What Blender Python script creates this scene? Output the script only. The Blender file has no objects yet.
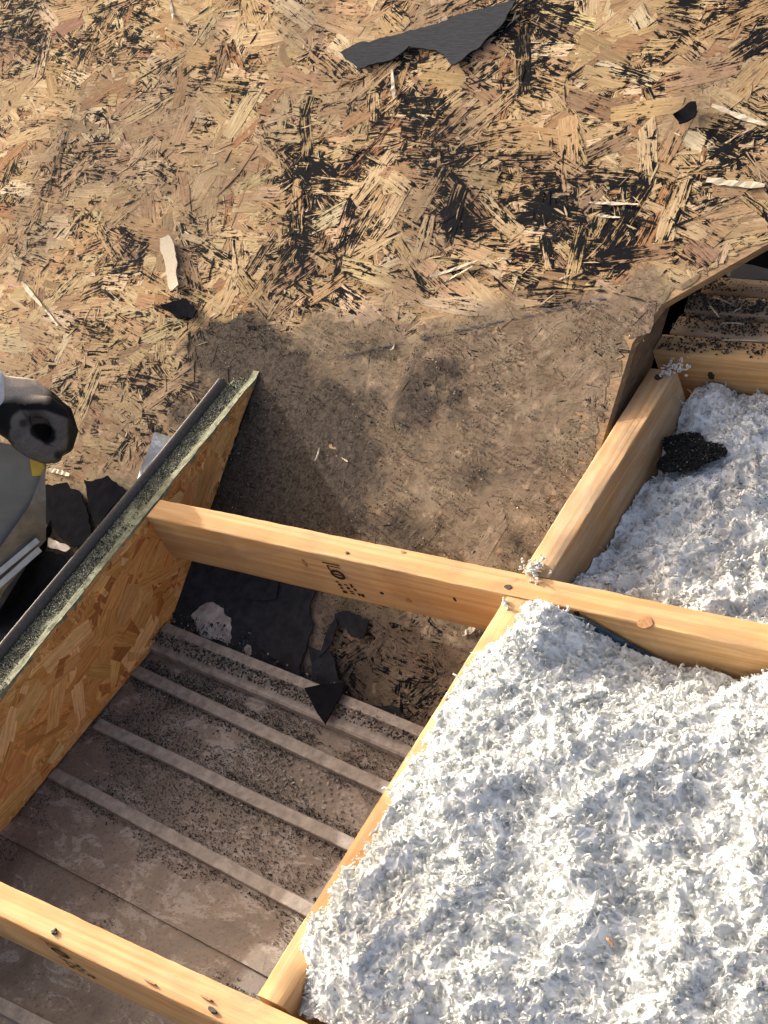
import bpy, bmesh, math
import numpy as np
from mathutils import Matrix, Vector
rng = np.random.default_rng(11)
scene = bpy.context.scene
COL = scene.collection

# ------------------------------------------------------------------ camera, sky, sun, exposure
F_PX, CX, CY = 1540.0, 384.0, 512.0
R = np.array([[0.787157, 0.503628, -0.356009],      # camera right
              [0.149040, -0.715453, -0.682579],     # camera down
              [-0.598474, 0.484237, -0.638235]])    # camera forward
CAM = np.array([0.0, 0.0, 1.3])
cam = bpy.data.cameras.new('camera')
cam.sensor_fit = 'VERTICAL'; cam.sensor_height = 24.0; cam.lens = 24.0*F_PX/1024.0
cam.clip_start = 0.05; cam.clip_end = 500
co = bpy.data.objects.new('camera', cam); COL.objects.link(co)
m = Matrix.Identity(4)
for i in range(3):
    m[i][0] = R[0][i]; m[i][1] = -R[1][i]; m[i][2] = -R[2][i]; m[i][3] = CAM[i]
co.matrix_world = m
scene.camera = co

SUN_EL = math.radians(17.4)
SUN_AZ = math.radians(12.0)          # 0 = from -X, positive turns towards +Y
sv = Vector((-math.cos(SUN_EL)*math.cos(SUN_AZ), math.cos(SUN_EL)*math.sin(SUN_AZ), math.sin(SUN_EL)))
world = bpy.data.worlds.new('World'); scene.world = world; world.use_nodes = True
wn = world.node_tree.nodes; wl = world.node_tree.links
sky = wn.new('ShaderNodeTexSky'); sky.sky_type = 'NISHITA'; sky.sun_disc = False
sky.sun_elevation = SUN_EL; sky.sun_rotation = math.atan2(sv.x, sv.y)
sky.air_density = 0.5; sky.dust_density = 9.0; sky.ozone_density = 0.0
wl.new(sky.outputs[0], wn['Background'].inputs[0]); wn['Background'].inputs[1].default_value = 0.15
sun = bpy.data.lights.new('sun', 'SUN'); sun.energy = 3.0; sun.angle = math.radians(0.6); sun.color = (1.0, 0.955, 0.89)
so = bpy.data.objects.new('sun', sun); COL.objects.link(so)
so.rotation_euler = sv.to_track_quat('Z', 'Y').to_euler(); so.location = sv*5
scene.view_settings.view_transform = 'Standard'; scene.view_settings.look = 'None'
scene.view_settings.gamma = 1.0; scene.view_settings.exposure = 1.46
scene.view_settings.use_curve_mapping = False
scene.view_settings.use_white_balance = True; scene.view_settings.white_balance_temperature = 6850
scene.cycles.max_bounces = 12; scene.cycles.diffuse_bounces = 8
scene.render.resolution_x = 768; scene.render.resolution_y = 1024

# ------------------------------------------------------------------ geometry helpers
def ray(px, py):
    v = np.array([px-CX, py-CY, F_PX]); v /= np.linalg.norm(v); return R.T @ v
def on(px, py, n, d):
    n = np.array(n, float); r = ray(px, py); return CAM + r*((d-n@CAM)/(n@r))
def project(P):
    c = (np.asarray(P)-CAM) @ R.T
    return np.stack([CX+F_PX*c[..., 0]/c[..., 2], CY+F_PX*c[..., 1]/c[..., 2]], -1)
SL = 0.465; Y0 = 1.2                                   # roof deck: z = SL*(y-Y0)
TH = math.atan(SL); CT, ST = math.cos(TH), math.sin(TH)
NW = np.array([0, -ST, CT])
def dk(u, v, w=0.0):                                   # deck coordinates -> world
    u = np.asarray(u, float); v = np.asarray(v, float); w = np.asarray(w, float)+0*u
    return np.stack([u, Y0+v*CT-w*ST, v*ST+w*CT], -1)
def deck_uv(px, py):
    p = on(px, py, (0, -SL, 1), -SL*Y0); return p[0], (p[1]-Y0)/CT
def metal_z(y): return -0.1735+0.05*(0.817-y)
def metal_at(px, py): return on(px, py, (0, .05, 1), -0.1735+.05*.817)
def z_at(px, py, z=0.0): return on(px, py, (0, 0, 1), z)

def hash2(i, j, k, seed):
    h = (i*374761393 + j*668265263 + k*2147483647 + seed*1274126177) & 0xffffffff
    h = ((h ^ (h >> 13))*1274126177) & 0xffffffff
    return ((h ^ (h >> 16)) & 0xffff)/65535.0
def vnoise(x, y, seed=0):
    x = np.asarray(x, float); y = np.asarray(y, float)
    i = np.floor(x).astype(np.int64); j = np.floor(y).astype(np.int64); a = x-i; b = y-j
    a = a*a*(3-2*a); b = b*b*(3-2*b); z = np.zeros_like(i)
    return (hash2(i, j, z, seed)*(1-a)+hash2(i+1, j, z, seed)*a)*(1-b)+(hash2(i, j+1, z, seed)*(1-a)+hash2(i+1, j+1, z, seed)*a)*b
def fbm(x, y, seed=0, o=4):
    s = 0; a = .5
    for k in range(o): s = s+a*vnoise(np.asarray(x)*2**k, np.asarray(y)*2**k, seed+k*17); a *= .5
    return s/(1-.5**o)

def mesh_np(name, V, Fq, attrs=None, smooth=False):
    """V (n,3); Fq: array (m,k) of equal-size faces, or a list of such arrays."""
    if not isinstance(Fq, list): Fq = [Fq]
    me = bpy.data.meshes.new(name)
    V = np.asarray(V, np.float32)
    loops = np.concatenate([f.reshape(-1) for f in Fq]).astype(np.int32)
    sizes = np.concatenate([np.full(len(f), f.shape[1]) for f in Fq]).astype(np.int32)
    starts = np.concatenate([[0], np.cumsum(sizes)[:-1]]).astype(np.int32)
    me.vertices.add(len(V)); me.vertices.foreach_set('co', V.reshape(-1))
    me.loops.add(len(loops)); me.loops.foreach_set('vertex_index', loops)
    me.polygons.add(len(sizes)); me.polygons.foreach_set('loop_start', starts)
    me.polygons.foreach_set('loop_total', sizes)
    me.polygons.foreach_set('use_smooth', np.full(len(sizes), bool(smooth)))
    for k, a in (attrs or {}).items():
        a = np.asarray(a, np.float32)
        if a.shape[1] == 4:
            at = me.attributes.new(k, 'FLOAT_COLOR', 'POINT'); at.data.foreach_set('color', a.reshape(-1))
        else:
            at = me.attributes.new(k, 'FLOAT_VECTOR', 'POINT'); at.data.foreach_set('vector', a.reshape(-1))
    me.update(); me.validate()
    return me
def link(name, me, mat=None, parent=None):
    o = bpy.data.objects.new(name, me); COL.objects.link(o)
    if mat is not None and me is not None and not me.materials: me.materials.append(mat)
    if parent is not None: o.parent = parent
    return o
def tag(o, label=None, cat=None, group=None, kind=None):
    if label: o['label'] = label
    if cat: o['category'] = cat
    if group: o['group'] = group
    if kind: o['kind'] = kind
    return o
def empty(name, loc=(0, 0, 0)):
    o = bpy.data.objects.new(name, None); COL.objects.link(o); o.location = loc; o.empty_display_size = .05
    return o
def bm_mesh(name, bm, smooth_angle=None):
    me = bpy.data.meshes.new(name); bm.to_mesh(me); bm.free()
    if not smooth_angle: me.polygons.foreach_set('use_smooth', np.zeros(len(me.polygons), bool))
    if smooth_angle:
        me.polygons.foreach_set('use_smooth', np.ones(len(me.polygons), bool))
        me.set_sharp_from_angle(angle=math.radians(smooth_angle))
    return me

# ------------------------------------------------------------------ materials
class NT:
    def __init__(s, name):
        s.m = bpy.data.materials.new(name); s.m.use_nodes = True
        s.t = s.m.node_tree; s.b = s.t.nodes['Principled BSDF']; s.out = s.t.nodes['Material Output']
    def n(s, typ, **kw):
        nd = s.t.nodes.new(typ)
        for k, v in kw.items(): setattr(nd, k, v)
        return nd
    def l(s, a, b): s.t.links.new(a, b)
    def attr(s, name): return s.n('ShaderNodeAttribute', attribute_name=name)
    def coord(s, kind='Object'): return s.n('ShaderNodeTexCoord').outputs[kind]
    def mapping(s, vec, scale=(1, 1, 1), loc=(0, 0, 0), rot=(0, 0, 0)):
        mp = s.n('ShaderNodeMapping'); s.l(vec, mp.inputs[0])
        mp.inputs['Scale'].default_value = scale; mp.inputs['Location'].default_value = loc; mp.inputs['Rotation'].default_value = rot
        return mp.outputs[0]
    def noise(s, vec, scale=5, detail=4, rough=.55, dist=0.0):
        nd = s.n('ShaderNodeTexNoise'); s.l(vec, nd.inputs['Vector'])
        nd.inputs['Scale'].default_value = scale; nd.inputs['Detail'].default_value = detail
        nd.inputs['Roughness'].default_value = rough; nd.inputs['Distortion'].default_value = dist
        return nd.outputs['Fac']
    def ramp(s, fac, stops):
        nd = s.n('ShaderNodeValToRGB'); cr = nd.color_ramp
        while len(cr.elements) < len(stops): cr.elements.new(.5)
        for e, (p, c) in zip(cr.elements, stops):
            e.position = p; e.color = (c, c, c, 1) if isinstance(c, (int, float)) else (*c, 1)
        s.l(fac, nd.inputs[0]); return nd.outputs[0]
    def val(s, x):
        if isinstance(x, (int, float)): 
            nd = s.n('ShaderNodeValue'); nd.outputs[0].default_value = x; return nd.outputs[0]
        return x
    def math(s, op, a, b=None, clamp=False):
        nd = s.n('ShaderNodeMath', operation=op); nd.use_clamp = clamp
        for i, x in enumerate((a, b)):
            if x is None: continue
            if isinstance(x, (int, float)): nd.inputs[i].default_value = x
            else: s.l(x, nd.inputs[i])
        return nd.outputs[0]
    def mix(s, fac, a, b, mode='MIX'):
        nd = s.n('ShaderNodeMix', data_type='RGBA', blend_type=mode)
        for x, i in ((fac, 0), (a, 6), (b, 7)):
            if isinstance(x, (int, float)): nd.inputs[i].default_value = x
            elif isinstance(x, tuple): nd.inputs[i].default_value = (*x, 1)
            else: s.l(x, nd.inputs[i])
        return nd.outputs[2]
    def bump(s, h, strength=.5, dist=.001):
        nd = s.n('ShaderNodeBump'); nd.inputs['Strength'].default_value = strength; nd.inputs['Distance'].default_value = dist
        s.l(h, nd.inputs['Height']); s.l(nd.outputs[0], s.b.inputs['Normal'])
    def col(s, c):
        if isinstance(c, tuple): s.b.inputs['Base Color'].default_value = (*c, 1)
        else: s.l(c, s.b.inputs['Base Color'])
    def rough(s, r, spec=None):
        if isinstance(r, (int, float)): s.b.inputs['Roughness'].default_value = r
        else: s.l(r, s.b.inputs['Roughness'])
        if spec is not None: s.b.inputs['Specular IOR Level'].default_value = spec

def mat_osb(name):
    t = NT(name)
    c = t.attr('col').outputs['Color']; mk = t.attr('mask').outputs['Color']; uv = t.attr('suv').outputs['Vector']
    sep = t.n('ShaderNodeSeparateColor'); t.l(mk, sep.inputs[0])
    tar, dirt_shade, soot = sep.outputs[0], sep.outputs[1], sep.outputs[2]
    pos = t.coord('Object')
    g = t.noise(t.mapping(uv, (14, 260, 1)), 1.0, 5, .65, .4)
    g2 = t.noise(t.mapping(uv, (60, 900, 1)), 1.0, 2, .6)
    base = t.mix(t.ramp(g, [(.30, 0.0), (.62, 1.0)]), t.mix(1.0, c, (.60, .52, .43), 'MULTIPLY'), c)
    base = t.mix(t.math('MULTIPLY', t.ramp(g2, [(.54, 0), (.66, 1)]), .42), base, (.085, .055, .033))
    # dirt: brown grey film with scuffs
    n1 = t.noise(pos, 26, 8, .7, .6); n2 = t.noise(pos, 130, 5, .75, 1.2); n3 = t.noise(t.mapping(uv, (22, 420, 1)), 1, 4, .7, .8)
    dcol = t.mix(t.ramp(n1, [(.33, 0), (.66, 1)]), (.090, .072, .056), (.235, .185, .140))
    dcol = t.mix(t.math('MULTIPLY', t.ramp(n2, [(.53, 0), (.63, 1)]), .6), dcol, (.034, .029, .027))
    n4 = t.noise(t.mapping(pos, (38, 60, 60), rot=(0, 0, .7)), 1, 6, .72, 2.6); dcol = t.mix(t.math('MULTIPLY', t.ramp(n4, [(.53, 0), (.60, 1)]), .7), dcol, (.022, .020, .020))
    n5 = t.noise(pos, 55, 4, .6, .3); dcol = t.mix(t.math('MULTIPLY', t.ramp(n5, [(.60, 0), (.66, 1)]), .6), dcol, (.36, .27, .19))
    dcol = t.mix(.17, dcol, base)
    base = t.mix(dirt_shade, base, dcol)
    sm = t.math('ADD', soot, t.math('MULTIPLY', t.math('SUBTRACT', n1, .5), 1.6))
    soot_shade_m = t.math('MULTIPLY', t.ramp(sm, [(.26, 0), (.66, 1)]), .95)  # soot, plus the wall's shadow put into the colour
    base = t.mix(soot_shade_m, base, t.mix(t.ramp(n2, [(.36, 0), (.62, 1)]), (.014, .0125, .012), (.095, .078, .064)))
    # tar felt residue in fibrous shreds
    f1 = t.noise(t.mapping(uv, (20, 250, 1)), 1.0, 6, .75, .9)
    f2 = t.noise(pos, 75, 4, .6, .5)
    tm = t.math('ADD', tar, t.math('ADD', t.math('MULTIPLY', t.math('SUBTRACT', f1, .5), 2.7), t.math('MULTIPLY', t.math('SUBTRACT', f2, .5), 1.2)))
    tarm = t.ramp(tm, [(.47, 0), (.53, 1)])
    base = t.mix(tarm, base, t.mix(n2, (.004, .0045, .0058), (.012, .013, .016)))
    t.col(base); t.rough(.95, .03)
    h = t.math('ADD', t.math('MULTIPLY', g, .7), t.math('ADD', t.math('MULTIPLY', tarm, .9), t.math('MULTIPLY', n2, .5)))
    t.bump(h, .55, .0012)
    return t.m
def mat_lumber(name, tint=(1, 1, 1), grey=0.0):
    t = NT(name); p = t.coord('Object')
    oi = t.n('ShaderNodeObjectInfo')
    off = t.n('ShaderNodeVectorMath', operation='ADD'); t.l(p, off.inputs[0])
    sc = t.n('ShaderNodeVectorMath', operation='SCALE'); sc.inputs[0].default_value = (7, 3, 5); t.l(oi.outputs['Random'], sc.inputs['Scale']); t.l(sc.outputs[0], off.inputs[1])
    v = off.outputs[0]
    g = t.noise(t.mapping(v, (1.6, 42, 42)), 1, 3, .5, .9)
    bands = t.math('PINGPONG', t.math('MULTIPLY', g, 7.0), 1.0)
    fine = t.noise(t.mapping(v, (7, 420, 420)), 1, 3, .65)
    c = t.mix(t.ramp(bands, [(.15, 0), (.9, 1)]), (.48*tint[0], .26*tint[1], .100*tint[2]), (.57*tint[0], .36*tint[1], .168*tint[2]))
    c = t.mix(t.math('MULTIPLY', t.ramp(fine, [(.5, 0), (.75, 1)]), .45), c, (.42, .23, .09))
    wn_ = t.noise(t.mapping(v, (9, 30, 30)), 1, 5, .7)
    c = t.mix(t.math('MULTIPLY', t.ramp(wn_, [(.45, 0), (.72, 1)]), .32+grey), c, (.46, .36, .25))
    sp = t.noise(t.mapping(v, (45, 80, 80)), 1, 8, .8, .6)
    c = t.mix(t.math('MULTIPLY', t.ramp(sp, [(.60, 0), (.70, 1)]), .55), c, (.09, .07, .055))
    sg = t.noise(t.mapping(v, (5, 14, 14)), 1, 6, .75, 1.0); c = t.mix(t.math('MULTIPLY', t.ramp(sg, [(.50, 0), (.68, 1)]), .5), c, (.24, .17, .115))
    t.col(c); t.rough(.75, .2)
    t.bump(t.math('ADD', t.math('MULTIPLY', fine, .8), t.math('MULTIPLY', bands, .35)), .45, .0008)
    return t.m
def mat_metal_roof():
    t = NT('dirty_painted_metal'); p = t.coord('Object')
    a = t.noise(t.mapping(p, (1, 1, 1)), 9, 7, .65, 1.0)
    b = t.noise(t.mapping(p, (14, 30, 30), rot=(0, 0, .12)), 1, 7, .75, 2.2)
    s = t.noise(p, 210, 4, .7, .4)
    c = t.mix(t.ramp(a, [(.35, 0), (.65, 1)]), (.112, .082, .062), (.228, .176, .138))
    lightm = t.math('MULTIPLY', t.ramp(t.math('ADD', b, t.math('MULTIPLY', t.math('SUBTRACT', a, .5), .7)), [(.54, 0), (.60, 1)]), .5)
    c = t.mix(lightm, c, (.36, .325, .29))
    c = t.mix(t.math('MULTIPLY', t.ramp(s, [(.54, 0), (.64, 1)]), .75), c, (.06, .05, .045))
    t.col(c); t.rough(t.ramp(a, [(.3, .5), (.7, .8)]), .4)
    t.bump(t.math('ADD', b, s), .35, .0012)
    return t.m
def mat_simple(name, c0, c1, scale=40, rough=.8, spec=.3, bump=.3, dist=.001, detail=6, stretch=(1, 1, 1), metallic=0.0):
    t = NT(name); p = t.mapping(t.coord('Object'), stretch)
    a = t.noise(p, scale, detail, .65, .3)
    t.col(t.mix(t.ramp(a, [(.3, 0), (.7, 1)]), c0, c1)); t.rough(rough, spec)
    t.b.inputs['Metallic'].default_value = metallic
    if bump: t.bump(a, bump, dist)
    return t.m
def mat_insul(name, dust, trans=.32):
    t = NT(name); p = t.coord('Object')
    a = t.noise(p, 30, 5, .7); f = t.noise(p, 900, 3, .7, .6); k = t.noise(p, 11, 6, .7)
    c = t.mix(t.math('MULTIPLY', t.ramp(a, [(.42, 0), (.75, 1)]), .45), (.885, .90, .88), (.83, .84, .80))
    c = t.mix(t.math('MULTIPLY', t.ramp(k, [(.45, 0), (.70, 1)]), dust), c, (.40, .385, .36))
    f3 = t.noise(p, 330, 5, .75, .8)
    c = t.mix(t.math('MULTIPLY', t.ramp(f, [(.62, 0), (.75, 1)]), dust*.9), c, (.15, .14, .13))
    t.col(c); t.rough(.9, .1)
    t.bump(t.math('ADD', f3, t.math('MULTIPLY', f, .4)), .6, .0020)
    tr = t.n('ShaderNodeBsdfTranslucent'); t.l(c, tr.inputs[0])
    mx = t.n('ShaderNodeMixShader'); mx.inputs[0].default_value = trans
    t.l(t.b.outputs[0], mx.inputs[1]); t.l(tr.outputs[0], mx.inputs[2]); t.l(mx.outputs[0], t.out.inputs['Surface'])
    return t.m
def mat_vcol(name, rough=.85, spec=.2, scale=500, bump=.4):
    t = NT(name); p = t.coord('Object'); a = t.noise(p, scale, 4, .6)
    c = t.attr('col').outputs['Color']
    t.col(t.mix(t.ramp(a, [(.3, 0), (.7, 1)]), t.mix(1.0, c, (.55, .55, .55), 'MULTIPLY'), c)); t.rough(rough, spec); t.bump(a, bump, .0008)
    return t.m
M = dict(
    osb=mat_osb('weathered_strand_board'), osb_wall=mat_osb('fresh_strand_board'),
    lumber=mat_lumber('pine_lumber'), lumber_old=mat_lumber('greyed_pine_lumber', (.74, .76, .84), .45),
    lumber_pale=mat_lumber('dusty_lifted_lumber', (1.02, 1.14, 1.6), .4),  # dusty plies, tint raised to offset the deck's shadow on them
    metal=mat_metal_roof(),
    felt=mat_simple('black_roofing_felt', (.006, .0065, .0085), (.012, .0125, .015), 60, 1.0, .0, .4, .0012),
    felt_char_lift=mat_simple('charcoal_felt_lifted', (.014, .0145, .017), (.040, .041, .046), 55, .9, .1, .8, .002, 8),  # same felt, lifted in tone for pieces in the shaded bay
    felt_blue=mat_simple('slate_roofing_felt', (.012, .015, .021), (.034, .040, .052), 18, .9, .12, .8, .0015, 8, (3, 26, 14)),
    granule=mat_vcol('mineral_granule', .8, .35, 700, .2),
    sliver=mat_vcol('torn_fibre', .95, .06, 300, .3),
    white_core=mat_insul('white_fibre_core', .05, 0.0), grey_core=mat_insul('dusty_fibre_core', .8, 0.0),
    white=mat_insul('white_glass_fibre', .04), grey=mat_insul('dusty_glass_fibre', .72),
    drip=mat_simple('dull_bronze_metal', (.045, .038, .032), (.105, .090, .076), 50, .55, .4, .2, .0006, 5, (1, 8, 8)),
    silver=mat_simple('bright_aluminium', (.62, .66, .72), (.85, .88, .92), 30, .30, .5, .5, .003, 3, (1, 1, 1), .9),
    greysheet=mat_simple('grey_sheet_metal', (.17, .158, .145), (.27, .255, .24), 14, .5, .4, .15, .001, 5, (1, 1, 1), .15),
    brownfilm=mat_simple('dusty_brown_film', (.16, .125, .10), (.34, .27, .215), 30, .5, .4, .3, .001),
    palebar=mat_simple('pale_painted_metal', (.42, .41, .42), (.66, .65, .66), 30, .45, .5, .2, .0008),
    ink=mat_simple('black_ink', (.02, .014, .01), (.07, .04, .02), 300, .9, .1, 0),
    knot=mat_simple('knot_wood', (.22, .10, .04), (.42, .22, .09), 250, .7, .3, .2),
    hole=mat_simple('nail_rust', (.012, .009, .007), (.05, .03, .02), 300, .7, .3, .2),
    yellow=mat_simple('yellow_plastic', (.70, .42, .02), (.80, .52, .04), 80, .45, .5, .15),
    torn=mat_simple('torn_pale_wood', (.34, .28, .20), (.60, .53, .42), 60, .85, .2, .6, .001, 6, (4, 30, 30)),
    green=mat_simple('green_edge_sealer', (.10, .112, .062), (.29, .295, .19), 90, .8, .25, .4, .0012, 6),
    blue=mat_simple('blue_membrane', (.012, .03, .05), (.05, .11, .16), 90, .6, .3, .6, .002),
    membrane=mat_simple('pale_torn_membrane', (.20, .17, .15), (.52, .48, .44), 45, .85, .2, .5, .0015),
    glove=mat_vcol('work_glove', .88, .2, 600, .6),
    sleeve=mat_simple('pale_blue_cloth', (.50, .58, .66), (.74, .80, .86), 60, .9, .1, .4, .002),
    jersey=mat_simple('dark_teal_cloth', (.02, .035, .05), (.05, .075, .10), 200, .9, .1, .4, .001),
    boardcore=mat_simple('board_core', (.16, .10, .06), (.40, .27, .15), 60, .85, .2, .4, .001, 6, (1, 1, 8)),
    rib=mat_simple('worn_rib_metal', (.13, .104, .086), (.33, .285, .245), 70, .6, .4, .35, .0012, 9),
    wallcore=mat_simple('wall_board_core', (.36, .19, .07), (.60, .35, .14), 50, .85, .2, .3, .0006, 6, (1, 3, 9)),
    rafter=mat_simple('old_brown_rafter', (.10, .06, .035), (.26, .16, .09), 30, .85, .2, .4, .001, 6, (1, 2, 12)),
    darkwood=mat_simple('sawn_board_edge', (.05, .03, .018), (.15, .095, .055), 60, .85, .2, .4, .001, 6, (1, 1, 8)),
)

# ------------------------------------------------------------------ strands (oriented strand board)
def strand_arrays(cu, cv, ang, ln, wd, w, tilt, to_world, nx=4):
    """arrays of thin chips with skirts. returns verts (N,nv,3), faces template, suv (N,nv,3)"""
    N = len(cu)
    ts = np.linspace(-.5, .5, nx+1)
    e0 = rng.normal(0, .35, N); e1 = rng.normal(0, .35, N)
    V = []; S = []
    edge = rng.normal(0, .05, (2, nx+1, N)); taper = rng.uniform(.65, 1.0, N)
    for s, side in ((0, -.5), (1, .5)):
        for k, t in enumerate(ts):
            sk = (e0*(.5-t)+e1*(.5+t))*side*wd*1.0
            a = t*ln + sk
            b = side*wd*(taper+(1-taper)*np.cos(t*math.pi)) + edge[s, k]*wd
            h = w + tilt[0]*a + tilt[1]*b + .00008*np.sin(t*5+e0*9)
            V.append((a, b, h)); S.append((a, b))
    ca, sa = np.cos(ang), np.sin(ang)
    n1 = len(V)
    out = np.zeros((N, 2*n1, 3)); suv = np.zeros((N, 2*n1, 3)); r = rng.uniform(0, 50, (N, 2))
    for i, (a, b, h) in enumerate(V):
        u = cu+a*ca-b*sa; v = cv+a*sa+b*ca
        out[:, i] = to_world(u, v, h); out[:, n1+i] = to_world(u, v, h-.0010)
        suv[:, i, 0] = a+r[:, 0]; suv[:, i, 1] = b+r[:, 1]; suv[:, n1+i] = suv[:, i]
    m = nx+1
    F = [[k, k+1, m+k+1, m+k] for k in range(nx)]
    loop = list(range(m))+list(range(2*m-1, m-1, -1))
    for k in range(len(loop)):
        a, b = loop[k], loop[(k+1) % len(loop)]
        F.append([b, a, a+n1, b+n1])
    return out, np.array(F), suv
def strand_colors(N, pal, wts, var=.12):
    k = rng.choice(len(pal), N, p=np.array(wts)/sum(wts))
    c = np.array(pal)[k]*(1+rng.normal(0, var, (N, 1)))*(1+rng.normal(0, .03, (N, 3)))
    return np.clip(c, .02, .95)
def emit_strands(V, F, S, C, MK, mat, parent, top_idx, stuff_name):
    N, nv, _ = V.shape
    isp = np.zeros(N, bool); isp[top_idx] = True
    for i in top_idx:
        me = mesh_np('strand', V[i], F, dict(col=np.tile(np.append(C[i], 1), (nv, 1)), mask=MK[i], suv=S[i]))
        link('strand', me, mat, parent)
    rest = np.where(~isp)[0]
    if len(rest):
        base = (np.arange(len(rest))*nv)[:, None, None]
        FF = (F[None]+base).reshape(-1, 4)
        CC = np.repeat(np.concatenate([C[rest], np.ones((len(rest), 1))], 1)[:, None], nv, 1).reshape(-1, 4)
        me = mesh_np(stuff_name, V[rest].reshape(-1, 3), FF, dict(col=CC, mask=MK[rest].reshape(-1, 4), suv=S[rest].reshape(-1, 3)))
        tag(link(stuff_name, me, mat, parent), kind='stuff')

# ------------------------------------------------------------------ roof deck
TAR = [(60,70,30,14,.65),(200,30,30,10,.6),(60,180,26,14,.65),(200,120,24,12,.55),(230,250,20,12,.6),(700,230,20,14,.65),(600,130,24,10,.55),(540,40,20,14,.55),(740,75,24,12,.6),(55,270,26,14,.55),(20,40,32,34,1),(135,47,26,9,.8),(130,6,24,8,.8),(245,6,22,8,.8),(300,12,50,14,.55),(265,73,20,12,.5),(175,60,26,10,.45),(105,95,15,10,.6),
 (20,125,40,12,.6),(90,150,26,20,.75),(140,170,32,20,.55),(178,170,20,26,.6),(132,245,13,40,.95),(8,200,14,20,.85),(30,222,30,20,.65),(15,245,30,15,.55),
 (318,178,29,24,1.35),(298,228,24,36,1.1),(285,280,36,30,.85),(320,298,30,13,.85),(345,85,36,20,.55),(325,140,26,16,.65),(360,165,20,26,.5),(365,232,13,40,.75),
 (345,285,26,18,.85),(250,165,26,7,.65),(260,210,20,9,.55),(95,250,30,13,.5),(145,325,20,14,.75),(410,65,20,15,.6),(392,155,15,16,.75),(450,155,40,36,.95),
 (446,212,19,42,1.1),(490,80,20,22,.75),(484,145,40,20,.85),(550,190,26,30,.95),(548,218,23,32,1.15),(535,255,45,20,.85),(573,75,20,15,.75),(636,196,24,16,1.2),
 (612,245,28,30,1.3),(612,268,26,9,1.3),(650,255,20,15,.65),(674,48,30,18,.95),(690,12,13,12,.95),(756,35,17,26,.95),(735,145,40,19,1.1),(655,92,30,8,.8),
 (646,127,15,9,.85),(755,95,15,10,.65),(720,195,14,22,.75),(425,270,45,15,.75),(474,285,40,11,.65),(555,282,26,5,1.),(585,18,40,15,.45),(400,235,15,20,.5),
 (70,390,40,25,.7),(150,385,40,18,.8),(100,330,32,16,.75),(125,355,30,12,.7),(170,420,30,16,.7),(120,440,30,14,.7),(60,335,25,12,.4),(185,345,25,14,.5),(270,338,22,14,.6),(40,300,25,12,.5),(190,440,30,16,.6),(115,470,25,14,.5),(400,410,20,20,.3),(440,398,22,20,.35),
 (350,650,30,22,.75),(420,690,26,18,.85),(390,630,26,14,.6),(455,655,16,14,.6),(380,670,30,14,.6),(335,690,16,22,.9),(250,585,40,25,.5),(440,345,20,14,.35),(600,345,8,6,.5)]
SOOT_SHADE = [(262,385,34,48,1.0),(300,450,62,70,1.0),(250,345,36,20,.9),(330,415,36,30,.75),(240,500,40,50,1.0),(205,350,28,26,.5),(300,530,60,30,.7),(415,405,18,30,.6),(446,385,24,13,.6),(452,420,14,16,.5),(370,350,30,10,.4),(480,470,40,20,.4),(400,540,60,28,.4),(520,545,40,22,.35),(195,410,28,40,.45),(340,690,60,30,.45),(60,560,70,50,.7)]  # soot smudges; those beside the knee wall stand in for its cast shadow
def blobs(px, L, wide=1.0):
    s = np.zeros(px.shape[:-1])
    for (x, y, rx, ry, a) in L:
        d = ((px[..., 0]-x)/(rx*wide))**2+((px[..., 1]-y)/(ry*wide))**2
        s = np.maximum(s, a*np.exp(-.75*d**1.3))
    return s
def deck_masks(W, rnd):
    p = project(W)
    wob = (fbm(W[..., 0]*9, W[..., 1]*9, 5)-.5)
    wob2 = fbm(W[..., 0]*26, W[..., 1]*26, 6)-.5
    q = p+np.stack([wob*34+wob2*46, (fbm(W[..., 0]*9, W[..., 1]*9, 9)-.5)*34+(fbm(W[..., 0]*26, W[..., 1]*26, 19)-.5)*46], -1)
    inframe = (p[..., 0] > -40) & (p[..., 0] < 800) & (p[..., 1] > -40)
    tar = blobs(q, TAR, 1.42)
    out = np.clip((fbm(W[..., 0]*5, W[..., 1]*7, 33)-.52)*4, 0, 1)
    tar = np.where(inframe, tar, out)
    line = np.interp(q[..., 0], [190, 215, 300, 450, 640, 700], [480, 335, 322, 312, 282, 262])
    dirt_shade = np.clip((q[..., 1]-line+6)/16, 0, 1)
    dirt_shade = np.maximum(dirt_shade, np.clip((fbm(W[..., 0]*8, W[..., 1]*8, 77)-.42)*2.6, 0, .62))
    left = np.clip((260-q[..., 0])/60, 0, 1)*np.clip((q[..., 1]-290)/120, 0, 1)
    dirt_shade = np.maximum(dirt_shade, .72*left)  # brown film left of the wall also carries soft shade as colour
    soot = 1.45*blobs(q, SOOT_SHADE, 1.08)
    bg = .50*np.clip((fbm(W[..., 0]*11, W[..., 1]*12, 203)-.33)*3.2, 0, 1)+.12
    tar_e = np.clip(np.maximum(np.minimum(tar, 1.1)*.70, bg*(1-dirt_shade*.6))+.30*(rnd-.5), -.3, 1.2)
    tar_e = np.where((dirt_shade > .8) & (p[..., 1] < 600), tar_e*.75, tar_e)
    return np.stack([tar_e, dirt_shade, soot, np.ones_like(dirt_shade)], -1)

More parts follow.
